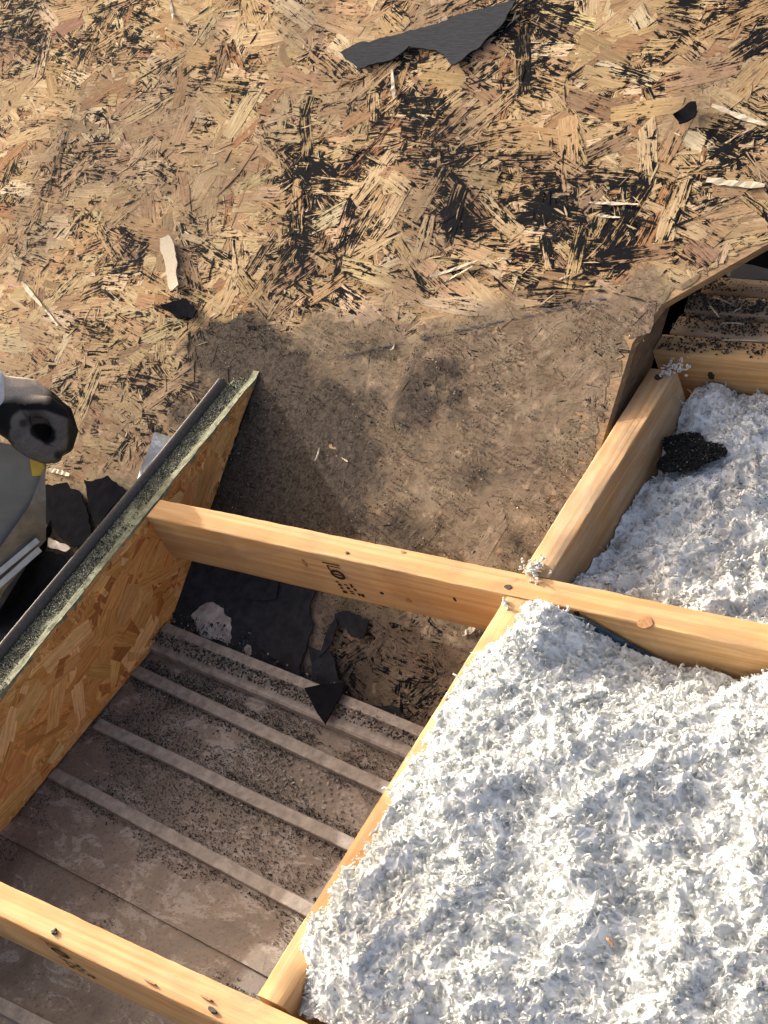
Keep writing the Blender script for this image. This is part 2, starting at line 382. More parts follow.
# slab outline in deck coordinates (u, v): cut edges towards the open bay on the right
def vy(y): return (y-Y0)/CT
p_c = deck_uv(661, 304); p_e = deck_uv(768, 243)
slope = (p_e[1]-p_c[1])/(p_e[0]-p_c[0])
u_end = -.35
outline = [(-3.1, vy(.74)), (-.985, vy(.74)), (-.985, vy(1.30)), (p_c[0]+.002, p_c[1]), (u_end, p_c[1]+slope*(u_end-p_c[0])), (u_end, vy(2.15)), (-3.1, vy(2.15))]
bm = bmesh.new()
top = [bm.verts.new(dk(u, v, -.0003)) for u, v in outline]; bot = [bm.verts.new(dk(u, v, -.0125)) for u, v in outline]
bm.faces.new(top); bm.faces.new(bot[::-1])
for i in range(len(top)):
    j = (i+1) % len(top); bm.faces.new((top[j], top[i], bot[i], bot[j]))
bmesh.ops.recalc_face_normals(bm, faces=bm.faces)
deck = tag(link('roof_deck', bm_mesh('roof_deck', bm), M['boardcore']), kind='structure')

erp = [(-1.022, -.987)]
V = np.array([dk(u, v, w_) for v in (vy(1.0), vy(1.47)) for u, w_ in ((-1.022, -.014), (-.9868, -.014), (-.9868, -.070), (-1.022, -.070))])
link('edge_rafter', mesh_np('edge_rafter', V, np.array([[0, 1, 2, 3], [7, 6, 5, 4], [0, 4, 5, 1], [1, 5, 6, 2], [2, 6, 7, 3], [3, 7, 4, 0]])), M['rafter'], deck)
def in_deck(u, v):
    edge = np.where(u < p_c[0], True, v > p_c[1]+slope*(u-p_c[0]))
    low = np.where(v < vy(1.30), u < -.985, u < np.inf)
    return edge & low & (u > -3.1) & (v > vy(.74)) & (v < vy(2.15))
N0 = 27000
cu = rng.uniform(-3.05, -.4, N0); cv = rng.uniform(vy(.75), vy(2.1), N0)
pp = project(dk(cu, cv))
keep = in_deck(cu, cv) & (pp[:, 0] > -160) & (pp[:, 0] < 930) & (pp[:, 1] > -160)
cu, cv = cu[keep], cv[keep]; pp = pp[keep]; N = len(cu)
big = rng.random(N)
ln = np.where(big > .45, rng.uniform(.05, .120, N), rng.uniform(.02, .055, N))
wd = np.where(big > .45, rng.uniform(.010, .033, N), rng.uniform(.003, .011, N))
ang = np.where(rng.random(N) < .55, rng.normal(-.10, .30, N), rng.uniform(-1.57, 1.57, N))
flat = np.clip((pp[:, 1]-300)/40, 0, 1)*((pp[:, 0] > 210))       # worn smooth lower down
loose = (rng.random(N) < .03)*(1-flat)
w = rng.uniform(0, .0004, N)*(1-.55*flat)
tilt = rng.normal(0, .0012, (2, N))*(1-.7*flat)+rng.normal(0, .012, (2, N))*loose
tilt[1] *= 2.5
# keep chips from overhanging the cut edges
rad = ln*.5
ok = in_deck(cu+rad*np.cos(ang), cv+rad*np.sin(ang)) & in_deck(cu-rad*np.cos(ang), cv-rad*np.sin(ang)) & in_deck(cu+.5*wd, cv-.5*wd)
ln = np.where(ok, ln, ln*.25); wd = np.where(ok, wd, np.minimum(wd, .012))
ok2 = in_deck(cu+.5*ln*np.cos(ang)+.006, cv+.5*ln*np.sin(ang)-.003) & in_deck(cu-.5*ln*np.cos(ang)+.003, cv-.5*ln*np.sin(ang)-.003)
sel = np.where(ok2)[0]
cu, cv, ang, ln, wd, w, tilt, pp, flat = cu[sel], cv[sel], ang[sel], ln[sel], wd[sel], w[sel], tilt[:, sel], pp[sel], flat[sel]
N = len(sel)
V, Fs, S = strand_arrays(cu, cv, ang, ln, wd, w, tilt, dk)
PAL = [(.475, .345, .200), (.555, .425, .262), (.405, .280, .160), (.36, .215, .118), (.625, .505, .345), (.315, .215, .135)]
C = strand_colors(N, PAL, [36, 22, 20, 7, 8, 7], .07)
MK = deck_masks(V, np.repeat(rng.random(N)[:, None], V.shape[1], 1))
inside = (pp[:, 0] > 0) & (pp[:, 0] < 768) & (pp[:, 1] > 0) & (pp[:, 1] < 640) & ~((pp[:, 0] < 260) & (pp[:, 1] > 400))
score = np.where(inside, ln*wd*(.3+w*900), -1)
topi = np.argsort(-score)[:296]
for i in topi:      # let the largest flakes lie uppermost
    d = .00025
    V[i] += NW*d
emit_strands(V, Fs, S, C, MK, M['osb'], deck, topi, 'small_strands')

# torn slivers of felt and wood standing off the deck
def slivers(name, P, ang, ln, wd, lift, rise, colr, to_world, parent, mat=None):
    N = len(P); ca, sa = np.cos(ang), np.sin(ang)
    T = [(-.5, 0, 0), (-.2, -.5, .3), (.25, -.38, .8), (.5, 0, 1), (.2, .5, .7), (-.25, .42, .2)]
    V = np.zeros((N, 12, 3)); jit = rng.normal(0, .18, (N, 6))
    for i, (a, b, h) in enumerate(T):
        aa = a*ln; bb = (b+jit[:, i]*(b != 0))*wd + .12*ln*(a*a)*np.sign(jit[:, 0])
        hh = lift+rise*h
        u = P[:, 0]+aa*ca-bb*sa; v = P[:, 1]+aa*sa+bb*ca
        V[:, i] = to_world(u, v, hh); V[:, 6+i] = to_world(u, v, hh-.0005)
    Fq = np.array([[0, 1, 4, 5], [1, 2, 3, 4]]+[[(k+1) % 6, k, k+6, (k+1) % 6+6] for k in range(6)])
    FF = (Fq[None]+(np.arange(N)*12)[:, None, None]).reshape(-1, 4)
    CC = np.repeat(np.concatenate([colr, np.ones((N, 1))], 1)[:, None], 12, 1).reshape(-1, 4)
    return tag(link(name, mesh_np(name, V.reshape(-1, 3), FF, dict(col=CC)), mat or M['sliver'], parent), kind='stuff')
NS = 90000
su = rng.uniform(-2.9, -.6, NS); svv = rng.uniform(vy(.80), vy(2.05), NS)
W = dk(su, svv); q = project(W)
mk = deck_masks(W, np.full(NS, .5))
clump = fbm(su*38, svv*38, 3, 3)
prob = np.clip(mk[:, 0]-.12, 0, 1)*np.clip((clump-.40)*5, 0, 1)*.10+.002
kp = (rng.random(NS) < prob) & in_deck(su+.012, svv-.012) & (q[:, 0] > -80) & (q[:, 0] < 850) & (q[:, 1] > -80) & (mk[:, 1] < .9)
su, svv, mk = su[kp], svv[kp], mk[kp]; n = len(su)
black = rng.random(n) < np.clip(.35+mk[:, 0]*.5, 0, .75)
c = np.where(black[:, None], rng.uniform(.006, .018, (n, 1))*np.array([1, 1.05, 1.2]), np.array([.60, .47, .30])*rng.uniform(.5, 1.2, (n, 1)))
sang = np.where(rng.random(n) < .55, -.15+2.6*(fbm(su*6, svv*6, 51, 2)-.5)*2, rng.uniform(-1.57, 1.57, n))
slivers('torn_slivers', np.stack([su, svv], 1), sang, rng.uniform(.007, .032, n), np.where(black, rng.uniform(.0012, .005, n), rng.uniform(.0008, .003, n)),
        rng.uniform(.0007, .0012, n), np.where(rng.random(n) < .06, rng.uniform(0, .003, n), rng.uniform(0, .0004, n)), c, dk, deck)

# larger pale torn splinters (parts of the deck)
def splinter(px0, px1, wd, lift=.0018, rise=.004, mat='torn', name='splinter', parent=None):
    a = np.array(deck_uv(*px0)); b = np.array(deck_uv(*px1)); d = b-a; L = np.linalg.norm(d); d /= L; nn = np.array([-d[1], d[0]])
    ns = 9; V = []
    for k in range(ns+1):
        t = k/ns; hw = wd*.38*(math.sin(math.pi*min(1, .10+t*.88))**.35)*(1+.16*rng.normal())*.8
        off = nn*wd*.06*math.sin(t*4+px0[0])
        for s in (-1, 1):
            u, v = a+d*L*t+nn*hw*s+off
            V.append(dk(u, v, lift+rise*t*t+.0006*rng.normal())); 
    nv = len(V); V += [Vx-NW*.0009 for Vx in V]
    Fq = [[2*k, 2*k+2, 2*k+3, 2*k+1] for k in range(ns)]+[[2*k+2, 2*k, 2*k+nv, 2*k+2+nv] for k in range(ns)]+[[2*k+1, 2*k+3, 2*k+3+nv, 2*k+1+nv] for k in range(ns)]
    return link(name, mesh_np(name, np.array(V), np.array(Fq)), M[mat], parent or deck)
for a, b, wdt in [((712, 106), (768, 127), .012), ((707, 180), (766, 188), .016), ((22, 282), (44, 308), .012), ((44, 308), (60, 327), .006), ((598, 216), (622, 219), .006),
                  ((430, 277), (480, 262), .008), ((445, 282), (474, 268), .005), ((590, 203), (640, 206), .007), 
                  ((560, 280), (572, 276), .004), ((320, 448), (317, 462), .004), ((342, 458), (350, 463), .003), ((395, 345), (392, 352), .004), ((170, 0), (175, 22), .008),
                  ((462, 634), (478, 628), .014), ((50, 470), (72, 476), .012),
                  ((392, 70), (396, 100), .010)]:
    splinter(a, b, wdt)

# felt patches lying on the deck -------------------------------------------------
def patch(name, poly, lift, mat, label, cat='felt', group=None, to=deck_uv, jag=.0022, thick=.0022, parent=None, curl=0.0):
    P = np.array([to(*q) for q in poly]); pts = []
    for i in range(len(P)):
        a, b = P[i], P[(i+1) % len(P)]; L = np.linalg.norm(b-a); k = max(2, int(L/.006))
        for t in np.arange(k)/k:
            nrm = np.array([-(b-a)[1], (b-a)[0]])/(L+1e-9)
            g_ = a+(b-a)*t; pts.append(g_+nrm*jag*(5*(fbm(g_[:1]*45, g_[1:]*45, 12, 3)[0]-.5))+nrm*rng.normal(0, .0004))
    pts = np.array(pts); c = pts.mean(0)
    rmax = np.abs(pts-c).max()
    bm = bmesh.new(); tv = [bm.verts.new(dk(p[0], p[1], lift+curl*(np.linalg.norm(p-c)/rmax)**3*(.4+.6*math.sin(7*p[0]+5*p[1])**2))) for p in pts]
    f = bm.faces.new(tv)
    ex = bmesh.ops.extrude_face_region(bm, geom=[f]); vs = [g for g in ex['geom'] if isinstance(g, bmesh.types.BMVert)]
    bmesh.ops.translate(bm, verts=vs, vec=Vector(NW*thick))
    bmesh.ops.recalc_face_normals(bm, faces=bm.faces); bmesh.ops.triangulate(bm, faces=bm.faces)
    o = link(name, bm_mesh(name, bm), M[mat], parent)
    return tag(o, label, cat, group) if not parent else o
patch('felt_scrap', [(341,56),(360,72),(396,61),(412,47),(439,52),(456,67),(483,49),(505,25),(519,3),(505,6),(483,12),(448,22),(409,34),(379,42),(355,48)], .0045, 'felt_blue',
      'long torn slate grey felt scrap shaped like a fish near the top edge', curl=.006)
patch('felt_scrap', [(163,308),(176,302),(188,300),(199,312),(196,320),(180,321)], .004, 'felt', 'small pointed black felt scrap below the white paper shred', curl=.006)
patch('felt_scrap', [(676,119),(690,107),(698,106),(698,118),(684,127)], .004, 'felt', 'small square black felt scrap at upper right, near pale splinters', curl=.006)
patch('paper_shred', [(163,240),(172,236),(176,250),(179,262),(178,275),(181,286),(175,293),(170,284),(168,270),(164,255)], .0045, 'torn', 'white torn paper shred stuck on the strand board at left', 'paper', curl=.003)
patch('felt_sheet', [(42,502),(48,486),(70,484),(85,497),(93,515),(93,540),(82,548),(62,540),(50,524)], .006, 'felt', 'rounded black felt sheet beside the grey metal sheet', jag=.003)
patch('felt_sheet', [(88,482),(112,477),(130,494),(103,528),(95,519)], .0085, 'felt', 'black felt flap against the dark metal strip', jag=.003)
patch('felt_sheet', [(30,548),(62,556),(98,560),(72,606),(30,670),(-60,720),(-120,690),(-60,600),(0,560)], .0045, 'felt', 'dark felt sheet in the shaded corner left of the knee wall', jag=.004)
patch('membrane_scrap', [(52,540),(62,543),(74,549),(70,553),(52,548)], .0075, 'membrane', 'pale torn membrane strip under the rounded black felt', 'membrane')
patch('felt_sheet', [(186,556),(245,566),(322,580),(316,602),(312,630),(306,652),(304,688),(288,678),(262,664),(236,650),(236,636),(226,610),(212,604),(196,616),(184,628),(172,622)], .004, 'felt_char_lift',
      'large black felt sheet under the beam between the wall and dirty deck', jag=.0055)
patch('felt_sheet', [(243,572),(282,578),(280,600),(262,604),(244,598)], .0075, 'felt_char_lift', 'small square of black felt lapped onto the larger sheet under the beam', jag=.0015)
patch('felt_scrap', [(312,650),(328,646),(338,664),(350,688),(340,698),(318,690)], .0055, 'felt_char_lift', 'ragged black felt scrap on dirty deck just above the hanging one', jag=.005)
patch('felt_scrap', [(338,618),(352,612),(372,622),(366,634),(346,636)], .0045, 'felt_char_lift', 'ragged black felt scrap on dirty deck below the ink stamp', jag=.006)
patch('membrane_scrap', [(192,615),(205,602),(220,602),(234,614),(236,632),(230,646),(214,640),(200,632)], .0035, 'membrane', 'pale torn membrane patch beside the knee wall foot', 'membrane', jag=.003)
patch('felt_scrap', [(360,712),(376,705),(398,708),(412,724),(400,728),(380,724)], .0045, 'felt_char_lift', 'rounded black felt scrap at the roof edge near the long joist', jag=.002)

LABS = ['torn black felt crumb beside the pale membrane', 'brown bark chip at the foot of the knee wall', 'black felt crumb below the large felt sheet', 'black felt strip on dirty deck under the beam', 'pale chip on the roof edge', 'black felt crumb right of the hanging scrap', 'grey felt crumb in the middle of the valley', 'brown chip near the long joist']
for i, (px, py, a, b, mt) in enumerate([(222, 646, 9, 5, 'felt_char_lift'), (196, 640, 10, 4, 'knot'), (262, 668, 8, 4, 'felt_char_lift'), (332, 640, 5, 16, 'felt_char_lift'), (290, 682, 9, 3, 'torn'), (352, 712, 9, 6, 'felt_char_lift'), (252, 652, 10, 4, 'membrane'), (430, 722, 9, 4, 'knot')]):
    th_ = i*1.1; pts_ = [(px+a*math.cos(t)*(1+.3*math.sin(3*t+i))*math.cos(th_*.2)-b*math.sin(t)*.5, py+b*math.sin(t)*(1+.25*math.cos(2*t+i))+a*.4*math.cos(t)) for t in np.linspace(0, 2*math.pi, 8)[:-1]]
    patch('roof_debris', pts_, .007, mt, LABS[i], 'debris', 'debris in the valley', jag=.0012)
# chalk and knife lines on the deck
def lineslivers(name, a, b, n, colr, wd, lift, spread=.0006):
    ua = np.array(deck_uv(*a)); ub = np.array(deck_uv(*b)); d = ub-ua; t = np.sort(rng.random(n))
    P = ua+d*t[:, None]+rng.normal(0, spread, (n, 2)); L = np.linalg.norm(d)
    slivers(name, P, np.full(n, math.atan2(d[1], d[0]))+rng.normal(0, .05, n), np.full(n, 1.6*L/n), np.full(n, wd), np.full(n, lift), np.zeros(n),
            np.array(colr)*rng.uniform(.7, 1.3, (n, 1)), dk, deck)
lineslivers('chalk_line', (340, 357), (604, 299), 75, (.15, .15, .19), .0009, .0014, .0012)
lineslivers('chalk_mark', (110, 0), (18, 282), 70, (.05, .07, .055), .0010, .0022)
lineslivers('knife_cut', (668, 233), (768, 181), 40, (.03, .025, .02), .0012, .0022)
lineslivers('knife_cut', (470, 264), (655, 302), 40, (.04, .03, .024), .0012, .0018)

# ------------------------------------------------------------------ lumber
def board_mesh(L, t, h, bev=.0024, seed=0, cut0=0.0, cut1=0.0):
    """length along local X (0..L), thickness t along Y, depth h along -Z from the top"""
    cs = []
    for (sx, sy, a0) in ((1, 1, 0), (-1, 1, 90), (-1, -1, 180), (1, -1, 270)):
        for k in range(4):
            a = math.radians(a0+k*30); cs.append((sx*(t/2-bev)+bev*math.cos(a), -h/2+sy*(h/2-bev)+bev*math.sin(a)))
    cs = np.array(cs); nc = len(cs); ns = max(4, int(L/.012)); V = []
    for k in range(ns+1):
        x = L*k/ns
        dy = (fbm(np.array([x*7]), np.array([seed*3.1]), 61)[0]-.5)*.0022
        for i, (y, z) in enumerate(cs):
            j = (vnoise(np.array([x*60+i*7.7]), np.array([seed+i*.9]), 8)[0]-.5)*.0011
            nx = (cut0*(-z) if k == 0 else 0)+(cut1*(-z) if k == ns else 0)
            V.append((x+nx, y*(1+j/t*1.3)+dy, z+j*.8))
    F = [[k*nc+i, (k+1)*nc+i, (k+1)*nc+(i+1) % nc, k*nc+(i+1) % nc] for k in range(ns) for i in range(nc)]
    V = np.array(V)
    me = bpy.data.meshes.new('board')
    me.from_pydata([tuple(v) for v in V], [], [f[::-1] for f in F]+[list(range(nc)), [ns*nc+i for i in range(nc)][::-1]])
    bm = bmesh.new(); bm.from_mesh(me); bmesh.ops.recalc_face_normals(bm, faces=bm.faces); bm.to_mesh(me); bm.free()
    me.polygons.foreach_set('use_smooth', np.ones(len(me.polygons), bool)); me.set_sharp_from_angle(angle=math.radians(40))
    return me
def board(name, axis, start, L, t, h, label, mat='lumber', seed=0, cat='lumber', group=None, cut0=0, cut1=0):
    """start = centre of the top edge at the low end"""
    root = empty(name, start); root.rotation_euler = (0, 0, 0 if axis == 'x' else math.pi/2)
    link('timber', board_mesh(L, t, h, seed=seed, cut0=cut0, cut1=cut1), M[mat], root)
    return tag(root, label, cat, group)
def disc_part(name, parent, loc, nrm, rx, ry, mat, seed=0, thick=.0009):
    """small irregular plug set 1 mm proud, in the parent's local space"""
    n = Vector(nrm).normalized(); q = n.to_track_quat('Z', 'X'); V = []; K = 14; r = np.random.default_rng(seed+5)
    w_ = 1+r.normal(0, .10, K)
    for z in (thick, -.002):
        for k in range(K):
            a = 2*math.pi*k/K; V.append(Vector(loc)+q @ Vector((rx*w_[k]*math.cos(a), ry*w_[k]*math.sin(a), z)))
    F = [list(range(K))]+[[(k+1) % K, k, k+K, (k+1) % K+K] for k in range(K)]
    me = bpy.data.meshes.new(name); me.from_pydata([tuple(v) for v in V], [], F); me.update()
    return link(name, me, M[mat], parent)
def stamp(parent, rects, mat='ink', origin=(0, 0, 0)):
    """flat ink marks on the local -Y face: rects are quads in (x, z)"""
    V, F = [], []
    for qd in rects:
        k = len(V); V += [(origin[0]+x, origin[1], origin[2]+z) for x, z in qd]; F.append(list(range(k, k+4)))
    me = bpy.data.meshes.new('grade_stamp'); me.from_pydata(V, [], F); me.update()
    return link('grade_stamp', me, M[mat], parent)

T2, H4 = .038, .088
YA0, YA1 = .898, .934
XW = -1.600
beam = board('long_beam', 'x', (XW+.002, .916, 0), 2.1, .036, H4, 'long pine beam crossing the frame from the knee wall to the right edge', seed=1, cat='beam')
edgeb = board('front_beam', 'x', (XW+.002, .323, -.002), 1.55, .037, .089, 'pine beam cutting across the bottom left corner, part shaded', seed=2, cat='beam')
joist = board('joist', 'y', (-.956, .345, .0), .551, T2, H4, 'pine joist between the open bay and the bright white insulation', seed=3, cat='joist', group='joists running up the slope')
joist2 = board('joist', 'y', (-.956, .936, -.002), .370, .040, H4, 'short weathered pine joist left of the grey dusty insulation', mat='lumber_old', seed=4, cat='joist', group='joists running up the slope')
PLY_LABEL = ['front pine ply of the header, knot on its face, above grey insulation', 'second ply of the header, strewn with black granules', 'third ply of the header behind the granules', 'rearmost pale ply of the header, by the grey flashing']
plies = []
for i in range(4):
    plies.append(board('header_ply', 'x', (-.985+.004*i, 1.354+.0425*i, -.0045*(i%2)+.0005), 1.3, .0350, .088, PLY_LABEL[i], mat='lumber' if i == 0 else 'lumber_pale', seed=5+i, cat='board', group='header plies at upper right'))
lower = board('lower_header_board', 'x', (-.985, 1.356, -.0905), 1.3, .037, .088, 'pine board under the front header ply, half buried in grey insulation', seed=12, cat='board')
# knots, nails and ink
def on_y(px, py, y): return on(px, py, (0, 1, 0), y)
def loc_of(root, w): return root.matrix_basis.inverted() @ Vector(w)
def disc_px(name, root, px, py, plane, val, rx, ry, mat, seed):
    if plane == 'z': w_ = z_at(px, py, val); n = (0, 0, 1)
    elif plane == 'y': w_ = on_y(px, py, val); n = (0, -1, 0)
    disc_part(name, root, loc_of(root, w_), n, rx, ry, mat, seed)
disc_px('nail_hole', beam, 508, 587, 'z', 0, .0045, .0035, 'hole', 1); disc_px('knot', beam, 645, 623, 'z', 0, .009, .009, 'knot', 2)
disc_px('nail_hole', beam, 347, 553, 'z', 0, .0025, .002, 'hole', 3); 
disc_px('knot', beam, 403, 552, 'z', 0, .004, .002, 'knot', 5); 
disc_px('knot', beam, 305, 563, 'y', YA0, .008, .003, 'knot', 7); disc_px('nail_hole', beam, 382, 593, 'y', YA0, .0022, .003, 'hole', 8)
disc_px('knot', beam, 408, 600, 'y', YA0, .0035, .005, 'knot', 9); disc_px('nail_hole', beam, 455, 599, 'y', YA0, .004, .002, 'hole', 10)
disc_px('nail_hole', beam, 577, 613, 'y', YA0, .0045, .0035, 'hole', 11)
disc_px('knot', plies[0], 711, 376, 'y', 1.335, .006, .005, 'hole', 12); disc_px('nail_hole', joist2, 658, 377, 'z', 0, .004, .005, 'hole', 13)
disc_px('nail_hole', edgeb, 54, 932, 'z', 0, .004, .0016, 'hole', 14); disc_px('nail_hole', edgeb, 54, 931, 'z', .0004, .0014, .004, 'hole', 15)
disc_px('knot', edgeb, 212, 1010, 'z', 0, .006, .0025, 'hole', 17); 
disc_px('knot', edgeb, 150, 982, 'z', 0, .009, .0012, 'knot', 19); disc_px('knot', edgeb, 206, 998, 'z', 0, .008, .0012, 'knot', 20)
def marks(dx, dz):
    rs = [[(0, 0), (.024, .0), (.024, -.0018), (0, -.0018)], [(.004, -.004), (.023, -.004), (.023, -.0055), (.004, -.0055)], [(.004, -.0055), (.006, -.0055), (.006, -.012), (.004, -.012)]]
    K = 14; c0 = (.0135, -.0165)
    for k in range(K):           # oval emblem ring with a bar
        a, b = 2*math.pi*k/K, 2*math.pi*(k+1)/K
        rs.append([(c0[0]+.0100*math.cos(a), c0[1]+.0072*math.sin(a)), (c0[0]+.0100*math.cos(b), c0[1]+.0072*math.sin(b)), (c0[0]+.0062*math.cos(b), c0[1]+.0036*math.sin(b)), (c0[0]+.0062*math.cos(a), c0[1]+.0036*math.sin(a))])
    rs.append([(c0[0]-.006, c0[1]+.0010), (c0[0]+.006, c0[1]+.0010), (c0[0]+.006, c0[1]-.0010), (c0[0]-.006, c0[1]-.0010)])
    for (x, z, w_, h_) in [(.004, -.028, .004, .0022), (.0055, -.0315, .005, .0032), (.006, -.0365, .004, .003), (.0065, -.0415, .006, .0042), (.0145, -.0300, .005, .0018), (.016, -.0338, .0045, .0036), (.0175, -.0392, .0055, .0018), (.0175, -.0425, .006, .0018),
                           (.0235, -.0275, .0035, .006), (.0255, -.0340, .004, .0034), (.028, -.0405, .0035, .0042), (.0325, -.0405, .004, .0046)]:
        rs.append([(x, z), (x+w_, z), (x+w_-.0006, z-h_), (x-.0006, z-h_)])
    return rs
w_ = on_y(322, 561, YA0); stamp(beam, [[(x*1.25, z*1.35) for x, z in q] for q in marks(0, 0)], origin=(w_[0]-beam.location.x, YA0-.916-.0009, w_[2]))
w_ = on_y(38, 936, .3045); stamp(edgeb, [[(x*1.5, z*1.35) for x, z in q] for q in marks(0, 0)], origin=(w_[0]-edgeb.location.x, .3045-.323-.0009, w_[2]))

# ------------------------------------------------------------------ metal roof in the open bay
NXm, NYm = 60, 70
gx, gy = np.meshgrid(np.linspace(-1.612, -.45, NXm), np.linspace(-.35, .800, NYm), indexing='ij')
skew = -.075*(gx+1.6)                       # upper edge runs at a slight angle
gyy = np.where(gy > .7, gy+(gy-.7)/.1*skew, gy)
gz = metal_z(gyy)+.0016*(fbm(gx*5, gyy*9, 41)-.5)
idx = np.arange(NXm*NYm).reshape(NXm, NYm)
Fq = np.stack([idx[:-1, :-1], idx[1:, :-1], idx[1:, 1:], idx[:-1, 1:]], -1).reshape(-1, 4)
metal = tag(link('metal_roof', mesh_np('metal_roof', np.stack([gx, gyy, gz], -1).reshape(-1, 3), Fq, smooth=True), M['metal']), kind='structure')
V = []
for (x, y) in ((-3.1, -.35), (-1.648, -.35), (-1.648, .83), (-3.1, .83)): V.append((x, y, metal_z(y)-.004))
V += [(x, y, z-.01) for x, y, z in V]
tag(link('side_roof', mesh_np('side_roof', np.array(V), np.array([[0, 1, 2, 3], [7, 6, 5, 4], [0, 4, 5, 1], [1, 5, 6, 2], [2, 6, 7, 3], [3, 7, 4, 0]])), M['felt']), kind='structure')
def rib(name, pa, pb, prof, parent, mat='metal', ext=(.0, .45)):
    a = metal_at(*pa); b = metal_at(*pb); d = b-a; d[2] = 0; L = np.linalg.norm(d); d /= L
    a = a-d*ext[0]; L = L+sum(ext); nn = np.array([-d[1], d[0], 0]); ns = 50; V = []
    for k in range(ns+1):
        x = L*k/ns; wob = (fbm(np.array([x*6+pa[0]]), np.array([1.0]), 13)[0]-.5)*.004
        p = a+d*x+nn*wob
        for (o, h) in prof:
            q = p+nn*o; q[2] = metal_z(q[1])+h+.0008*(fbm(np.array([x*20+o*200]), np.array([3.]), 19)[0]-.5); V.append(q)
    m_ = len(prof); F = [[k*m_+i, (k+1)*m_+i, (k+1)*m_+i+1, k*m_+i+1] for k in range(ns) for i in range(m_-1)]
    me = mesh_np(name, np.array(V), np.array(F), smooth=True); me.set_sharp_from_angle(angle=math.radians(28))
    return link(name, me, M[mat], parent)
PR = [(-.0105, -.002), (-.0100, .0066), (-.0092, .0074), (.0068, .0078), (.0080, .0070), (.0105, -.001)]
for pa, pb in [((138, 672), (384, 789)), ((100, 725), (350, 845)), ((55, 775), (312, 912))]: rib('rib', pa, pb, PR, metal, 'rib')
LAP = [(-.010, -.002), (-.0095, .0040), (.018, .0042), (.030, -.001)]
rib('lap_seam', (10, 832), (272, 970), LAP, metal, ext=(.1, .45))
rib('lap_seam', (-40, 900), (150, 1000), [(-.006, -.002), (-.005, .0025), (.012, .0025), (.03, -.001)], metal, ext=(.1, .6))
rib('rib', (0, 1005), (50, 1031), PR, metal, 'rib', ext=(.4, .8))
rib('edge_trim', (160, 645), (408, 751), [(-.016, -.002), (-.015, .010), (-.012, .0125), (.012, .0145), (.016, .020), (.030, .021)], metal, 'rib', ext=(.0, .4))
dots = []
for i in range(11):
    for j in range(9):
        px = 250+i*9.5+j*1.0; py = 728+i*4.6+j*6.0
        w_ = metal_at(px, py); dots.append(w_+rng.normal(0, .0012, 3)*[1, 1, 0])
def grains(name, P, s, colr, parent=None, flatz=.7, nrm=None):
    N = len(P); B = np.array([(1, 0, 0), (0, 1, 0), (-1, 0, 0), (0, -1, 0), (0, 0, 1), (0, 0, -1)], float)
    V = P[:, None]+B[None]*s[:, None, None]*rng.uniform(.6, 1.3, (N, 6, 1))*np.array([1, 1, flatz])+rng.normal(0, .25, (N, 6, 3))*s[:, None, None]
    Ft = np.array([(0, 1, 4), (1, 2, 4), (2, 3, 4), (3, 0, 4), (1, 0, 5), (2, 1, 5), (3, 2, 5), (0, 3, 5)])
    FF = (Ft[None]+(np.arange(N)*6)[:, None, None]).reshape(-1, 3)
    CC = np.repeat(np.concatenate([colr, np.ones((N, 1))], 1)[:, None], 6, 1).reshape(-1, 4)
    o = link(name, mesh_np(name, V.reshape(-1, 3), FF, dict(col=CC)), M['granule'], parent)
    o['kind'] = 'stuff'; return o
def gcol(n, lo=.008, hi=.06, pale=.06, palec=(.42, .36, .29)):
    c = rng.uniform(lo, hi, (n, 1))*np.array([1, .95, .92]); k = rng.random(n) < pale
    c[k] = np.array(palec)*rng.uniform(.6, 1.2, (k.sum(), 1)); return c
dots = np.array(dots); dots[:, 2] = metal_z(dots[:, 1])+.0006
grains('stipple_dots', dots, np.full(len(dots), .0028), np.tile((.36, .33, .28), (len(dots), 1)), metal, .5)
n = 46000
gx = rng.uniform(-1.60, -.98, n); gy = .80-.46*rng.random(n)**1.7+.02*rng.normal(0, 1, n)
pr = fbm(gx*14, gy*14, 71, 4)
rows = np.array([.729, .756, .630, .656, .534])
near = np.min(np.abs(gy[:, None]-(rows-.098*(gx[:, None]+1.6))), 1)
kk = (gy < .80-.075*(gx+1.6)) & (gy > .36) & (pr+.26*np.exp(-near/.007)+.55*(gy-.62) > .49)
gx, gy = gx[kk], gy[kk]; n = len(gx)
grains('loose_granules', np.stack([gx, gy, metal_z(gy)+.0012], 1), rng.uniform(.0004, .0012, n), gcol(n, .012, .06, .30, (.33, .28, .23)), metal)
n = 7000; kk_ = rng.integers(0, 3, n); gx = rng.uniform(-1.6, -.98, n); y0_ = np.array([.742, .644, .547])[kk_]-np.array([.115, .089, .089])[kk_]*(gx+1.6)
dens = np.clip((fbm(gx*9+kk_*5, y0_*9, 81)-.35)*3, 0, 1)*np.array([1., .75, .35])[kk_]; k3 = rng.random(n) < dens
sgn = np.where(rng.random(n) < .6, 1, -1); gy = y0_+sgn*(.0115+np.abs(rng.normal(0, .007, n))); gx, gy = gx[k3], gy[k3]; n = len(gx)
grains('rib_granules', np.stack([gx, gy, metal_z(gy)+.0014], 1), rng.uniform(.0006, .0016, n), gcol(n, .006, .03, .12), metal)
